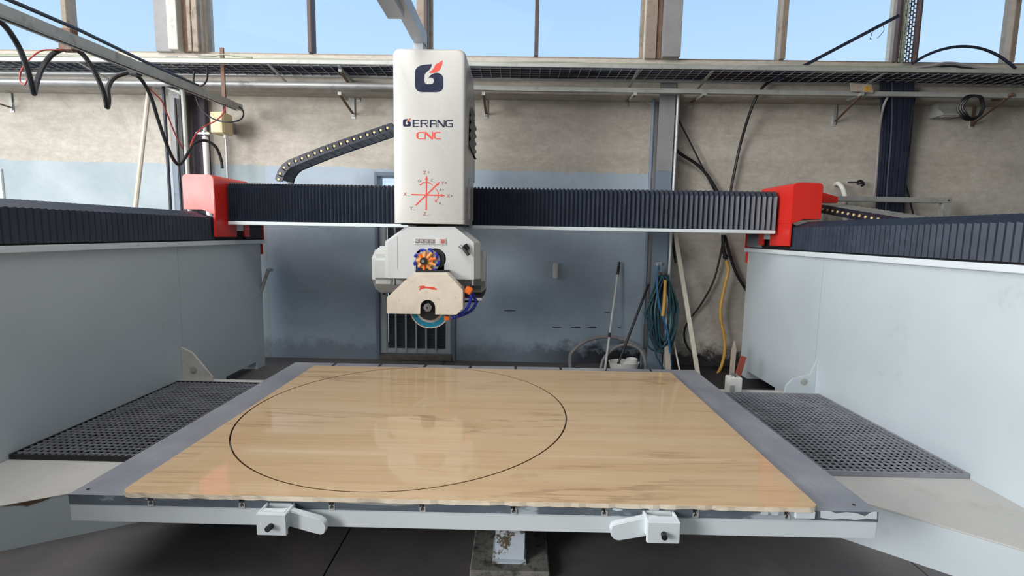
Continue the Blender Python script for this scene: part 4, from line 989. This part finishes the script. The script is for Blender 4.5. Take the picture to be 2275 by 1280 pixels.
# drag chain on the right rail
ch2 = thing('drag_chain', 'black drag chain with yellow pins sloping along the right rail', 'cable chain', None, (0, 0, 0))
c0 = Vector((2.96, 4.86, Z(1828, 463, 4.75))); c1 = atx(1947, 486, 2.96); dv_ = (c1-atx(1836, 466, 2.96))
c0 = atx(1836, 466, 2.96); c0 = c0-dv_*.12
nl = 16; step = dv_/9.0
for i in range(nl):
    a = c0+step*i; b = a+step; d = step.normalized(); up_ = Vector((1, 0, 0)).cross(d).normalized()
    if up_.z < 0: up_ = -up_
    m_ = MB(); hh = .04
    for x0 in (2.955, 3.245):
        q = [a-up_*hh, a+up_*hh, b-d*.004+up_*hh, b-d*.004-up_*hh]
        m_.prism([(p.y, p.z) for p in q], 'x', x0, x0+.012)
    mid = (a+b)/2+up_*hh*.9
    m_.bar((2.960, mid.y, mid.z), (3.252, mid.y, mid.z), .036, .010, up_, mi=1)
    lk = m_.build('link', [M['blackplastic'], M['galv']], ch2)
    q = a+step*.5
    MB().cyl((2.948, q.y, q.z), (2.956, q.y, q.z), .012, 12).build('pin', M['yellowpin'], lk)

# ================================================================== SAW COLUMN AND HEAD
YC = 4.0
sc_ = thing('saw_carriage', 'tall white saw column with lettering, grey head and teal blade, hung on the bridge', 'machine', None, (0, 0, 0))
hx0 = X(876, 460, YC); hx1 = X(1034, 300, YC); hz0 = Z(955, 497, YC); hz1 = Z(955, 107, YC)
hx0 = X(873, 300, YC)
def rr(x0, x1, z0, z1, r, n=6, rb=None):
    rb = r if rb is None else rb
    pts = []
    for (cx, cz, a0, q) in ((x1-r, z1-r, 0, r), (x0+r, z1-r, 90, r)):
        for i in range(n+1):
            t = math.radians(a0+90*i/n); pts.append((cx+q*math.cos(t), cz+q*math.sin(t)))
    pts += [(x0, z0), (x1, z0)]
    return pts
# shell swept from front to back: bevelled front edge, full depth
outl = lambda ins: rr(hx0+ins, hx1-ins, hz0, hz1-ins, .055)
rows = []
for (yy, ins) in ((YC+.0, .022), (YC+.004, .012), (YC+.012, .004), (YC+.03, 0), (YC+.20, 0), (4.66, .0)):
    rows.append([(x, yy, z) for x, z in outl(ins)])
shell = MB().grid(rows, closed=True); n_ = len(rows[0])
shell.f.append(list(range(n_))); shell.mi.append(0); shell.f.append([len(shell.v)-n_+i for i in range(n_)]); shell.mi.append(0)
shell.build('housing', M['white'], sc_, ang=40)
# rear upper part of housing above the beam with a taper in height
zb1 = Z(1050, 405, 4.72)+.02; zz0 = 2.24; zz1 = 2.60
MB().prism([(4.66, zz1), (4.66, hz1-.02), (4.80, hz1-.10), (4.93, hz1-.3), (4.95, 2.72), (4.95, zz1)], 'x', hx0, hx1-.004).build('rear_hood', M['white'], sc_, bevel=.01)
MB().box(hx0, hx1-.004, 4.661, 4.93, bz1+.06, zz0).build('rear_cowl', M['white'], sc_, bevel=.008)
zr = []; k = 0; z = zz0+.001
while z < zz1:
    o_ = .0 if k % 2 else .022
    zr.append([(hx1-.03+o_+.004, 4.24, z), (hx1-.012+o_+.004, 4.66, z), (hx1+o_-.01, 4.92+o_, z), (hx1-.12, 4.96+o_, z), (hx0+.05, 4.96+o_, z)]); z += .0185*2 if False else .036; k += 1
MB().grid(zr).build('column_bellows', M['bellows'], sc_, ang=10)
q = [(4.22, zz0+.0), (4.66, zz0), (4.66, zz1), (4.22, zz1)]
MB().box(hx1, hx1+.003, 4.2, 4.23, zz0, zz1).build('bellows_edge', M['white'], sc_)
# dark side opening that the bellows fills
side_b = MB(); zr = []; k = 0; z = zz0
while z < zz1+.001:
    o_ = .004 if k % 2 else .02
    zr.append([(hx1+o_, 4.24+.25*(z-zz0), z), (hx1+o_, 4.66, z)]); z += .036; k += 1
side_b.grid(zr).build('side_pleats', M['bellows'], sc_, ang=10)
# carriage behind
MB().box(hx0+.03, hx1-.03, 4.12, YB-.03, hz0-.012, hz0-.001).build('base_flange', M['dark'], sc_)
MB().box(hx1-.05, X(1052, 450, YB-.03), 4.3, YB-.03, Z(1045, 490, 4.5)+.0, Z(1045, 400, 4.5)).build('carriage_plate', M['white'], sc_, bevel=.004)
# decals
def dec(pts, mt, name, parent, dy=.0016, org=(860, 100), k=5.818, Yd=None):
    Yd = Yd or YC
    P = []
    for u, v in pts:
        p = at(org[0]+u/k, org[1]+v/k, Yd-.0006); P.append((p.x, p.z))
    return MB().prism(P, 'y', Yd-dy, Yd-.0002).build(name, M[mt], parent, flat=True)
G_ = [(578,248),(535,251),(480,256),(430,265),(392,286),(368,318),(360,355),(360,525),(368,562),(390,590),(420,604),(450,609),(640,609),(680,602),(707,584),(722,556),(727,525),(727,435),(720,405),(700,380),(672,365),(640,360),(605,366),(572,382),(550,402),(538,424),(560,420),(583,423),(599,438),(604,455),(602,480),(590,499),(565,507),(520,507),(497,499),(485,482),(482,460),(482,395),(490,370),(512,348),(540,325),(560,300),(572,275)]
FLM = [(717,195),(690,216),(655,235),(632,248),(618,268),(606,294),(585,322),(562,342),(538,358),(570,363),(605,360),(640,350),(668,332),(690,305),(704,272),(713,235)]
dec(G_, 'navy', 'logo_mark', sc_); dec(FLM, 'redpart', 'logo_flame', sc_)
def sm2(pts, sx0, sy0, s_): return [(sx0+(u-360)*s_, sy0+(v-609)*s_) for u, v in pts]
dec(sm2(G_, 204, 1056, .278), 'navy', 'logo_mark', sc_); dec(sm2(FLM, 204, 1056, .278), 'redpart', 'logo_flame', sc_)
def strokes(lst, wd, mt, name, parent, org=(860, 100), k=5.818, Yd=None):
    Yd = Yd or YC; m_ = MB()
    for st_ in lst:
        w_ = wd
        if isinstance(st_[0], (int, float)): w_ = st_[0]; st_ = st_[1:]
        for (u0, v0), (u1, v1) in zip(st_[:-1], st_[1:]):
            L_ = math.hypot(u1-u0, v1-v0) or 1; nx, ny = -(v1-v0)/L_*w_/2, (u1-u0)/L_*w_/2; ex, ey = (u1-u0)/L_*w_*.3, (v1-v0)/L_*w_*.3
            P = []
            for u, v in ((u0+nx-ex, v0+ny-ey), (u1+nx+ex, v1+ny+ey), (u1-nx+ex, v1-ny+ey), (u0-nx-ex, v0-ny-ey)):
                p = at(org[0]+u/k, org[1]+v/k, Yd); P.append((p.x, p.z))
            m_.prism(P, 'y', Yd-.0015-random.random()*.0002, Yd-.0002)
    return m_.build(name, M[mt], parent, flat=True)
T0, B0, MID = 976, 1054, 1014
strokes([[(22), (340, T0-4), (340, B0+2)], [(412, T0), (336, T0)], [(405, MID), (340, MID)], [(412, B0), (336, B0)]], 11, 'navy', 'letter_e', sc_)
strokes([[(20), (440, T0), (440, B0+4)], [(436, T0), (512, T0), (526, T0+10), (526, MID-6), (512, MID), (448, MID)], [(13), (488, MID), (520, B0+4)]], 11, 'navy', 'letter_r', sc_)
strokes([[(22), (562, T0+2), (562, B0+4)], [(560, T0), (622, T0), (634, T0+8)], [(566, MID+6), (632, MID+6)], [(12), (634, T0+4), (634, B0+4)]], 11, 'navy', 'letter_a', sc_)
strokes([[(12), (656, B0+4), (656, T0)], [(22), (660, T0+2), (732, B0+2)], [(11), (738, B0+4), (738, T0-2)]], 12, 'navy', 'letter_n', sc_)
strokes([[(848, T0), (785, T0), (764, T0+10)], [(20), (762, T0+8), (758, MID), (764, B0-8)], [(764, B0-6), (785, B0+2), (842, B0+2)], [(14), (842, B0+2), (842, MID+4)], [(846, MID+4), (806, MID+4)]], 11, 'navy', 'letter_g', sc_)
T1, B1 = 1130, 1210
strokes([[(476, T1), (415, T1), (396, T1+12)], [(22), (394, T1+10), (388, (T1+B1)/2), (396, B1-8)], [(396, B1-6), (420, B1+2), (474, B1)]], 12, 'redpart', 'letter_c', sc_)
strokes([[(14), (492, B1+6), (492, T1)], [(26), (498, T1+4), (580, B1)], [(12), (588, B1+4), (588, T1-6)]], 12, 'redpart', 'letter_n', sc_)
strokes([[(690, T1), (640, T1), (618, T1+10)], [(22), (614, T1+8), (610, (T1+B1)/2), (618, B1-8)], [(618, B1-6), (640, B1+2), (690, B1+2)]], 12, 'redpart', 'letter_c', sc_)
# axis diagram
K3 = 10.32; O3 = (860, 360)
def arrow(u0, v0, u1, v1, wd, name):
    d = Vector((u1-u0, v1-v0)); L_ = d.length; d = d/L_; n2 = Vector((-d.y, d.x)); hd = 95
    P = [Vector((u0, v0))+n2*wd/2, Vector((u1, v1))-d*hd+n2*wd/2, Vector((u1, v1))-d*hd+n2*34, Vector((u1, v1)), Vector((u1, v1))-d*hd-n2*34, Vector((u1, v1))-d*hd-n2*wd/2, Vector((u0, v0))-n2*wd/2]
    return dec([tuple(p) for p in P], 'redpart', name, sc_, .0016+random.random()*.0004, O3, K3)
arrow(550, 745, 1330, 768, 28, 'axis_arrow'); arrow(893, 1105, 903, 312, 28, 'axis_arrow'); arrow(655, 990, 1205, 458, 28, 'axis_arrow')
strokes([[(760, 525), (790, 492), (830, 472), (880, 463), (940, 468), (985, 485), (1020, 508), (1045, 535)], [(745, 500), (758, 530), (785, 525)]], 14, 'redpart', 'rotation_arc', sc_, O3, K3)
strokes([[(1105, 605), (1140, 640), (1165, 690), (1175, 750), (1170, 810), (1150, 860), (1110, 905)], [(1105, 870), (1105, 910), (1140, 915)]], 14, 'redpart', 'rotation_arc', sc_, O3, K3)
def txt(s_, u, v, size, mt, name, parent, org=O3, k=K3, Yd=None):
    Yd = Yd or YC
    p = at(org[0]+u/k, org[1]+v/k, Yd)
    cu = bpy.data.curves.new(name, 'FONT'); cu.body = s_; cu.size = size; cu.extrude = .0004
    ob_ = bpy.data.objects.new(name, cu); COL.objects.link(ob_)
    bpy.context.view_layer.update()
    dg = bpy.context.evaluated_depsgraph_get(); me = bpy.data.meshes.new_from_object(ob_.evaluated_get(dg))
    bpy.data.objects.remove(ob_); me.materials.clear(); me.materials.append(M[mt])
    o = bpy.data.objects.new(name, me); COL.objects.link(o); o.parent = parent
    o.location = (p.x, Yd-.0012, p.z); o.rotation_euler = (PI/2, 0, 0); return o
M['greytxt'] = paint('grey_lettering', srgb(120, 105, 108), .5, .05, 20)
M['redtxt'] = paint('faded_red_lettering', srgb(180, 100, 98), .5, .05, 20)
SZ = .039
for s_, u, v, mt in (('Z', 825, 282, 'redtxt'), ('+', 915, 275, 'greytxt'), ('Y', 1240, 520, 'redtxt'), ('+', 1312, 515, 'greytxt'), ('X', 1365, 815, 'redtxt'), ('+', 1445, 815, 'greytxt'), ('X', 372, 775, 'redtxt'), ('_', 470, 765, 'greytxt'), ('Y', 520, 1100, 'greytxt'), ('_', 585, 1085, 'greytxt'), ('Z', 825, 1220, 'redtxt'), ('_', 920, 1205, 'greytxt')):
    txt(s_, u, v, SZ, mt, 'axis_letter', sc_)
for s_, u, v in (('C', 700, 465), ('+', 742, 465), ('C', 1000, 450), ('_', 1058, 460), ('A', 1195, 660), ('+', 1260, 660), ('A', 1180, 970), ('_', 1245, 972)):
    txt(s_, u, v, .030, 'greytxt', 'axis_letter', sc_)
# overhead arm on the column top
oa = thing('overhead_arm', 'grey overhead channel arm reaching forward from the top of the saw column', 'arm', None, (0, 0, 0))
pz = Z(933, 98, 4.15); xc = X(933, 98, 4.15)
MB().box(X(922, 100, 4.2), X(945, 100, 4.2), 4.12, 4.24, hz1+.001, pz+.0).build('post', M['doorgrey'], oa, bevel=.003)
def ch(m_, xa, xb, ya, yb, zb_, h_):
    m_.box(xa, xb, ya, yb, zb_, zb_+.006); m_.box(xa, xa+.005, ya, yb, zb_+.006, zb_+h_); m_.box(xb-.005, xb, ya, yb, zb_+.006, zb_+h_); return m_
ch(MB(), xc-.045, xc+.045, 2.2, 4.22, pz, .10).build('inner_channel', M['doorgrey'], oa)
yz = 3.55
zc = Z(880, 42, yz)
ch(MB(), X(862, 42, yz), X(898, 42, yz), 1.2, yz, min(zc, pz-.008), .14).build('outer_channel', M['doorgrey'], oa)

# ---- saw head
hd = sc_
YH = 4.02
def PX(pts, Y): return [(X(a, b, Y), Z(a, b, Y)) for a, b in pts]
F_ = PX([(908, 504), (1010, 504), (1053, 539), (1053, 621), (862, 618), (862, 537)], YH)
cx_ = (F_[0][0]+F_[1][0])/2; cz_ = (F_[0][1]+F_[3][1])/2
def offs(P, dx, dz0, dz1):                     # grow the outline sideways for the chamfered flanks
    out_ = []
    for (x, z) in P: out_.append((x+(dx if x > cx_ else -dx), z))
    return out_
B_ = offs(F_, .045, 0, 0); Bk = [(x, 4.10, z) for x, z in B_]; Bk2 = [(x, 4.22, z) for x, z in B_]
# front plate with an arched window: built as plate pieces around the opening
wx0, wx1, wz1 = X(924, 580, YH), X(987, 580, YH), Z(950, 554, YH)
wz0 = Z(950, 619, YH)
arch = [(wx0, wz0)]+[(wx0+.05-.05*math.cos(t*PI/12), wz1-.05+.05*math.sin(t*PI/12)) for t in range(7)]+[(wx1-.05+.05*math.sin(t*PI/12), wz1-.05+.05*math.cos(t*PI/12)) for t in range(7)]+[(wx1, wz0)]
zbm = F_[4][1]
front = [F_[5], F_[0], F_[1], F_[2], F_[3], (wx1, F_[3][1]+(F_[4][1]-F_[3][1])*.4)]+arch[::-1][1:-1]+[(wx0, F_[4][1]), F_[4]]
hp = MB().prism(front, 'y', YH, YH+.02)
hp.grid([[(x, YH+.02, z) for x, z in F_], Bk, Bk2], closed=True)
hp.f.append([len(hp.v)-6+i for i in range(6)]); hp.mi.append(0)
hp.build('head_plate', M['headgrey'], hd, ang=20)['label'] = 'grey faceted saw head plate'
MB().box(wx0-.03, wx1+.03, YH+.08, YH+.085, wz0, wz1+.02).build('recess', M['dark'], hd)
MB().box(X(883, 545, YH)-.001, X(883, 545, YH)+.001, YH-.0012, YH-.0002, Z(883, 598, YH), Z(883, 526, YH)).build('seam', M['greytxt'], hd)
# motor drum behind
dr_ = MB(); rows = []
xm0, xm1 = X(831, 600, 4.32), X(1079, 600, 4.32); zm_ = Z(950, 600, 4.32); rm = .22
MB().prism([(YH+.2, zm_-.10), (YH+.2, zm_+.12)]+[(4.36+.14*math.cos(PI/2-PI*i/12)*1.0, zm_-.01+rm*math.sin(PI/2-PI*i/12)) for i in range(13)], 'x', xm0, xm1).build('motor', M['drum'], hd, bevel=.035, seg=4)
tn = Z(955, 500, 4.3)
MB().cyl((X(955, 500, 4.35), 4.35, tn-.03), (X(955, 500, 4.35), 4.35, hz0-.013), .16, 28).build('swivel', M['dark'], hd)
MB().box(X(905, 510, 4.2), X(1010, 510, 4.2), 4.22, 4.36, zm_+.15, tn-.005).build('yoke', M['headgrey'], hd)
for px in (872, 1047):
    x = X(px, 625, 4.1); MB().cyl((x, 4.12, Z(px, 634, 4.1)), (x, 4.12, zbm+.02), .024, 16).build('guide_rod', M['chrome'], hd)
# name plate with six cells
np_ = MB().box(X(920, 535, YH), X(991, 535, YH), YH-.006, YH-.0004, Z(955, 543, YH), Z(955, 528, YH)).build('status_plate', M['whiteplastic'], hd, bevel=.0015)
for i in range(6):
    a = 923.3+i*11.2
    MB().box(X(a, 535, YH), X(a+8.6, 535, YH), YH-.0072, YH-.0061, Z(950, 540.5, YH), Z(950, 531, YH)).build('status_cell', M['greytxt'] if i < 4 else M['redtxt'] if i == 5 else M['whiteplastic'], np_)
    if i < 4:
        for k in range(3): MB().box(X(a+1, 535, YH), X(a+7.6-2*(k % 2), 535, YH), YH-.008, YH-.0073, Z(950, 533.6+k*2.3, YH), Z(950, 532.4+k*2.3, YH)).build('status_mark', M['whiteplastic'], np_)
    MB().box(X(a+9.4, 535, YH), X(a+9.9, 535, YH), YH-.0072, YH-.0061, Z(950, 541, YH), Z(950, 530.5, YH)).build('status_divider', M['dark'], np_)
# spindle with blue and orange coolant parts
sp_ = at(949, 580, YH); cxs, czs = sp_.x, sp_.z
MB().cyl((cxs+.01, YH-.01, czs), (cxs+.01, YH+.08, czs), .098, 32).build('spindle_ring', M['alu'], hd)
MB().cyl((cxs+.07, YH+.0, czs+.02), (cxs+.07, YH+.07, czs+.02), .085, 28).build('spindle_guard', M['dark'], hd)
MB().cyl((cxs-.01, YH-.03, czs), (cxs-.01, YH-.011, czs), .062, 24).build('manifold', M['peach'], hd)
MB().cyl((cxs-.02, YH-.055, czs), (cxs-.02, YH-.031, czs), .030, 18).build('hub', M['black'], hd)
MB().cyl((cxs-.024, YH-.060, czs), (cxs-.024, YH-.056, czs), .014, 14).build('hub_screw', M['chrome'], hd)
for k in range(9):
    t = 2*PI*k/9+.3; c_, s_ = math.cos(t), math.sin(t)
    MB().cyl((cxs-.01+.035*c_, YH-.034, czs+.035*s_), (cxs+.082*c_, YH-.03, czs+.082*s_), .010, 8, .013).build('orange_fitting', M['peach'] if k % 3 else M['orange'], hd)
    pts = [(cxs+(.082+.02*math.sin(q))*math.cos(t+q*.2), YH-.03+.004*q, czs+(.082+.02*math.sin(q))*math.sin(t+q*.2)) for q in (0, .7, 1.4, 2.1)]
    MB().tube(sm(pts, 3), .011, 7).build('blue_segment', M['blue'], hd)
# small black laser
p = at(1028, 549, YH-.03); q = at(1041, 567, YH-.05)
lz = MB().cyl(p, q, .014, 12).build('laser_pointer', M['black'], sc_); lz['label'] = 'small black laser pointer'
MB().cyl(at(1020, 546, YH-.025), at(1029, 552, YH-.03), .015, 12).build('lens_end', M['chrome'], lz)
MB().cyl(at(1033, 543, YH-.02), at(1041, 554, YH-.02), .016, 10).build('clip', M['black'], lz)
MB().bar(at(1036, 552, YH), at(1036, 552, YH-.03), .02, .02).build('mount', M['dark'], lz)
# ---- blade, guard
YG = 3.86; YBL = 3.93
bc = at(955, 685, YBL); brad = .1675
sb = None
def ringz(r0, r1, y0, y1, n, nm, mt, gaps=False):
    m_ = MB(); rows = []
    for (r, y) in ((r0, y0), (r1, y0), (r1, y1), (r0, y1), (r0, y0)):
        rows.append([(bc.x+r*math.cos(2*PI*i/n), y, bc.z+r*math.sin(2*PI*i/n)) for i in range(n)])
    return m_.grid(rows, closed=True).build(nm, M[mt], sb)
sb = ringz(.012, .118, YBL-.0012, YBL+.0012, 64, 'saw_blade', 'alu'); sb.parent = sc_; sb['label'] = 'round diamond saw blade with teal face'
ringz(.1175, .158, YBL-.0014, YBL+.0014, 64, 'printed_ring', 'teal')
seg0 = None
for k in range(28):
    t0 = 2*PI*k/28+.01; t1 = 2*PI*(k+1)/28-.012; P = []
    for t in (t0, (t0+t1)/2, t1): P.append((bc.x+brad*math.cos(t), bc.z+brad*math.sin(t)))
    for t in (t1, (t0+t1)/2, t0): P.append((bc.x+.1585*math.cos(t), bc.z+.1585*math.sin(t)))
    MB().prism(P, 'y', YBL-.0018, YBL+.0018).build('segment', M['guard'], sb)
MB().cyl((bc.x, YBL-.03, bc.z), (bc.x, YBL-.0014, bc.z), .094, 40).build('flange', M['dark'], sb, bevel=.003)
nt_ = at(950.5, 683, YG+.0); nn_ = [(nt_.x+.036*math.cos(PI/3*i+.2), nt_.z+.036*math.sin(PI/3*i+.2)) for i in range(6)]
MB().prism(nn_, 'y', YG-.012, YBL-.031).build('nut', M['chrome'], sb, bevel=.003)
MB().cyl((nt_.x, YG-.022, nt_.z), (nt_.x, YG-.0125, nt_.z), .02, 18).build('bolt_end', M['chrome'], sb, bevel=.002)
MB().cyl((nt_.x, YG-.0235, nt_.z), (nt_.x, YG-.0221, nt_.z), .010, 6).build('bolt_socket', M['dark'], sb)
ac = at(950.5, 684, YG)
slot = [(X(967, 690, YG), Z(967, 699, YG))]+[(ac.x+.059*math.cos(PI*i/14), ac.z+.005+.059*math.sin(PI*i/14)) for i in range(15)]+[(X(933.5, 690, YG), Z(933.5, 698, YG))]
gp = PX([(859, 697), (859, 662), (917, 607), (993, 607), (1028.5, 645), (1028.5, 686), (1014, 699.5)], YG)
gd = MB().prism(gp+slot, 'y', YG, YG+.008).build('blade_guard', M['guard'], sc_, bevel=.0015); gd['label'] = 'stained off-white blade guard with a red arrow'
rim = gp
for i in range(6):
    a, b = rim[i], rim[i+1]
    dx, dz = b[0]-a[0], b[1]-a[1]; L_ = math.hypot(dx, dz); nx_, nz_ = dz/L_*.006, -dx/L_*.006
    MB().prism([a, b, (b[0]+nx_, b[1]+nz_), (a[0]+nx_, a[1]+nz_)], 'y', YG+.0082, YBL+.06).build('rim_plate', M['guard'], gd)
bkp = PX([(862, 690), (862, 662), (920, 609), (990, 609), (1026, 647), (1026, 686), (1014, 690)], YBL+.03)
MB().prism(bkp, 'y', YBL+.05, YBL+.058).build('back_plate', M['dark'], gd)
ar = PX([(928.5, 637), (938, 634.5), (944, 635.5), (945, 637), (960, 637.5), (961, 636.5), (971, 642), (970.5, 644), (959, 643.5), (955, 641.5), (945, 640.5), (935, 643), (932, 646), (931.5, 642), (934, 640)], YG)
MB().prism(ar, 'y', YG-.0012, YG-.0002).build('arrow', M['redpart'], gd, flat=True)
for px, py in ((1011, 661.5), (975, 664.5), (996, 690), (887, 667)):
    p = at(px, py, YG); MB().cyl((p.x, YG-.0015, p.z), (p.x, YG-.0002, p.z), .004, 8).build('rivet', M['galv'], gd)
p = at(1028, 639, 3.9); MB().cyl((p.x, 3.88, p.z), (p.x, 3.96, p.z), .012, 12).build('side_screw', M['chrome'], gd)
MB().box(X(918, 607, YG), X(993, 607, YG), 3.95, YH-.001, Z(950, 612, YG), Z(950, 608, YG)+.02).build('hanger', M['dark'], gd)
# coolant lines
cl_ = sc_
v0 = at(1041, 645, 3.9)
MB().box(-.028, .028, -.02, .02, -.028, .028).build('coolant_valve', M['orange'], cl_, bevel=.006).matrix_local = Matrix.Translation(v0) @ Matrix.Rotation(.5, 4, 'Y')
def beads(pts, nm):
    P = sm(pts, 10); acc = 0; out_ = [P[0]]; rs = [.009]
    m_ = MB(); L_ = 0
    for a, b in zip(P[:-1], P[1:]):
        L_ += (b-a).length
    n_b = int(L_/.021); cum = [0]
    for a, b in zip(P[:-1], P[1:]): cum.append(cum[-1]+(b-a).length)
    def ev(t):
        t = max(0, min(L_, t)); i = 0
        while i < len(cum)-2 and cum[i+1] < t: i += 1
        f_ = (t-cum[i])/max(1e-9, cum[i+1]-cum[i]); return P[i].lerp(P[i+1], f_)
    for k in range(n_b):
        t = L_*k/n_b; dt = L_/n_b
        m_.tube([ev(t), ev(t+dt*.35), ev(t+dt*.75), ev(t+dt*1.02)], [.010, .0145, .013, .0095], 9)
    return m_.build(nm, M['blue'], cl_)
beads(pxs([(1043, 651, 3.90), (1046, 660, 3.90), (1043, 675, 3.9), (1034, 690, 3.9), (1018, 701, 3.9), (1002, 707, 3.9)], 3.9), 'coolant_hose')
beads(pxs([(1048, 651, 3.93), (1056, 665, 3.95), (1057, 675, 3.95), (1047, 690, 3.95), (1030, 699, 3.95), (1010, 705, 3.93)], 3.95), 'coolant_hose')
n0 = at(988, 704, 3.9); n1 = at(999, 707.5, 3.9)
MB().prism([(X(987, 701, 3.9), Z(987, 701, 3.9)), (X(987.5, 713, 3.9), Z(987.5, 713, 3.9)), (X(993, 710, 3.9), Z(993, 710, 3.9)), (X(999, 712, 3.9), Z(999, 712, 3.9)), (X(999, 703, 3.9), Z(999, 703, 3.9))], 'y', 3.885, 3.915).build('coolant_nozzle', M['orange'], cl_, bevel=.003)
# black bracket and white block at right of guard
MB().prism(PX([(1030, 655), (1066, 656), (1078, 646), (1075, 656), (1070, 662), (1030, 662)], 4.05), 'y', 4.05, 4.25).build('sensor_bracket', M['black'], sc_)
MB().box(X(1057, 666, 4.04), X(1071, 666, 4.04), 4.04, 4.10, Z(1060, 668.5, 4.04), Z(1060, 662.3, 4.04)).build('sensor_block', M['whiteplastic'], sc_, bevel=.003)
MB().box(X(1029, 670, 4.05), X(1062, 670, 4.05), 4.05, 4.09, Z(1045, 672.5, 4.05), Z(1045, 668.8, 4.05)).build('lower_arm', M['black'], sc_)
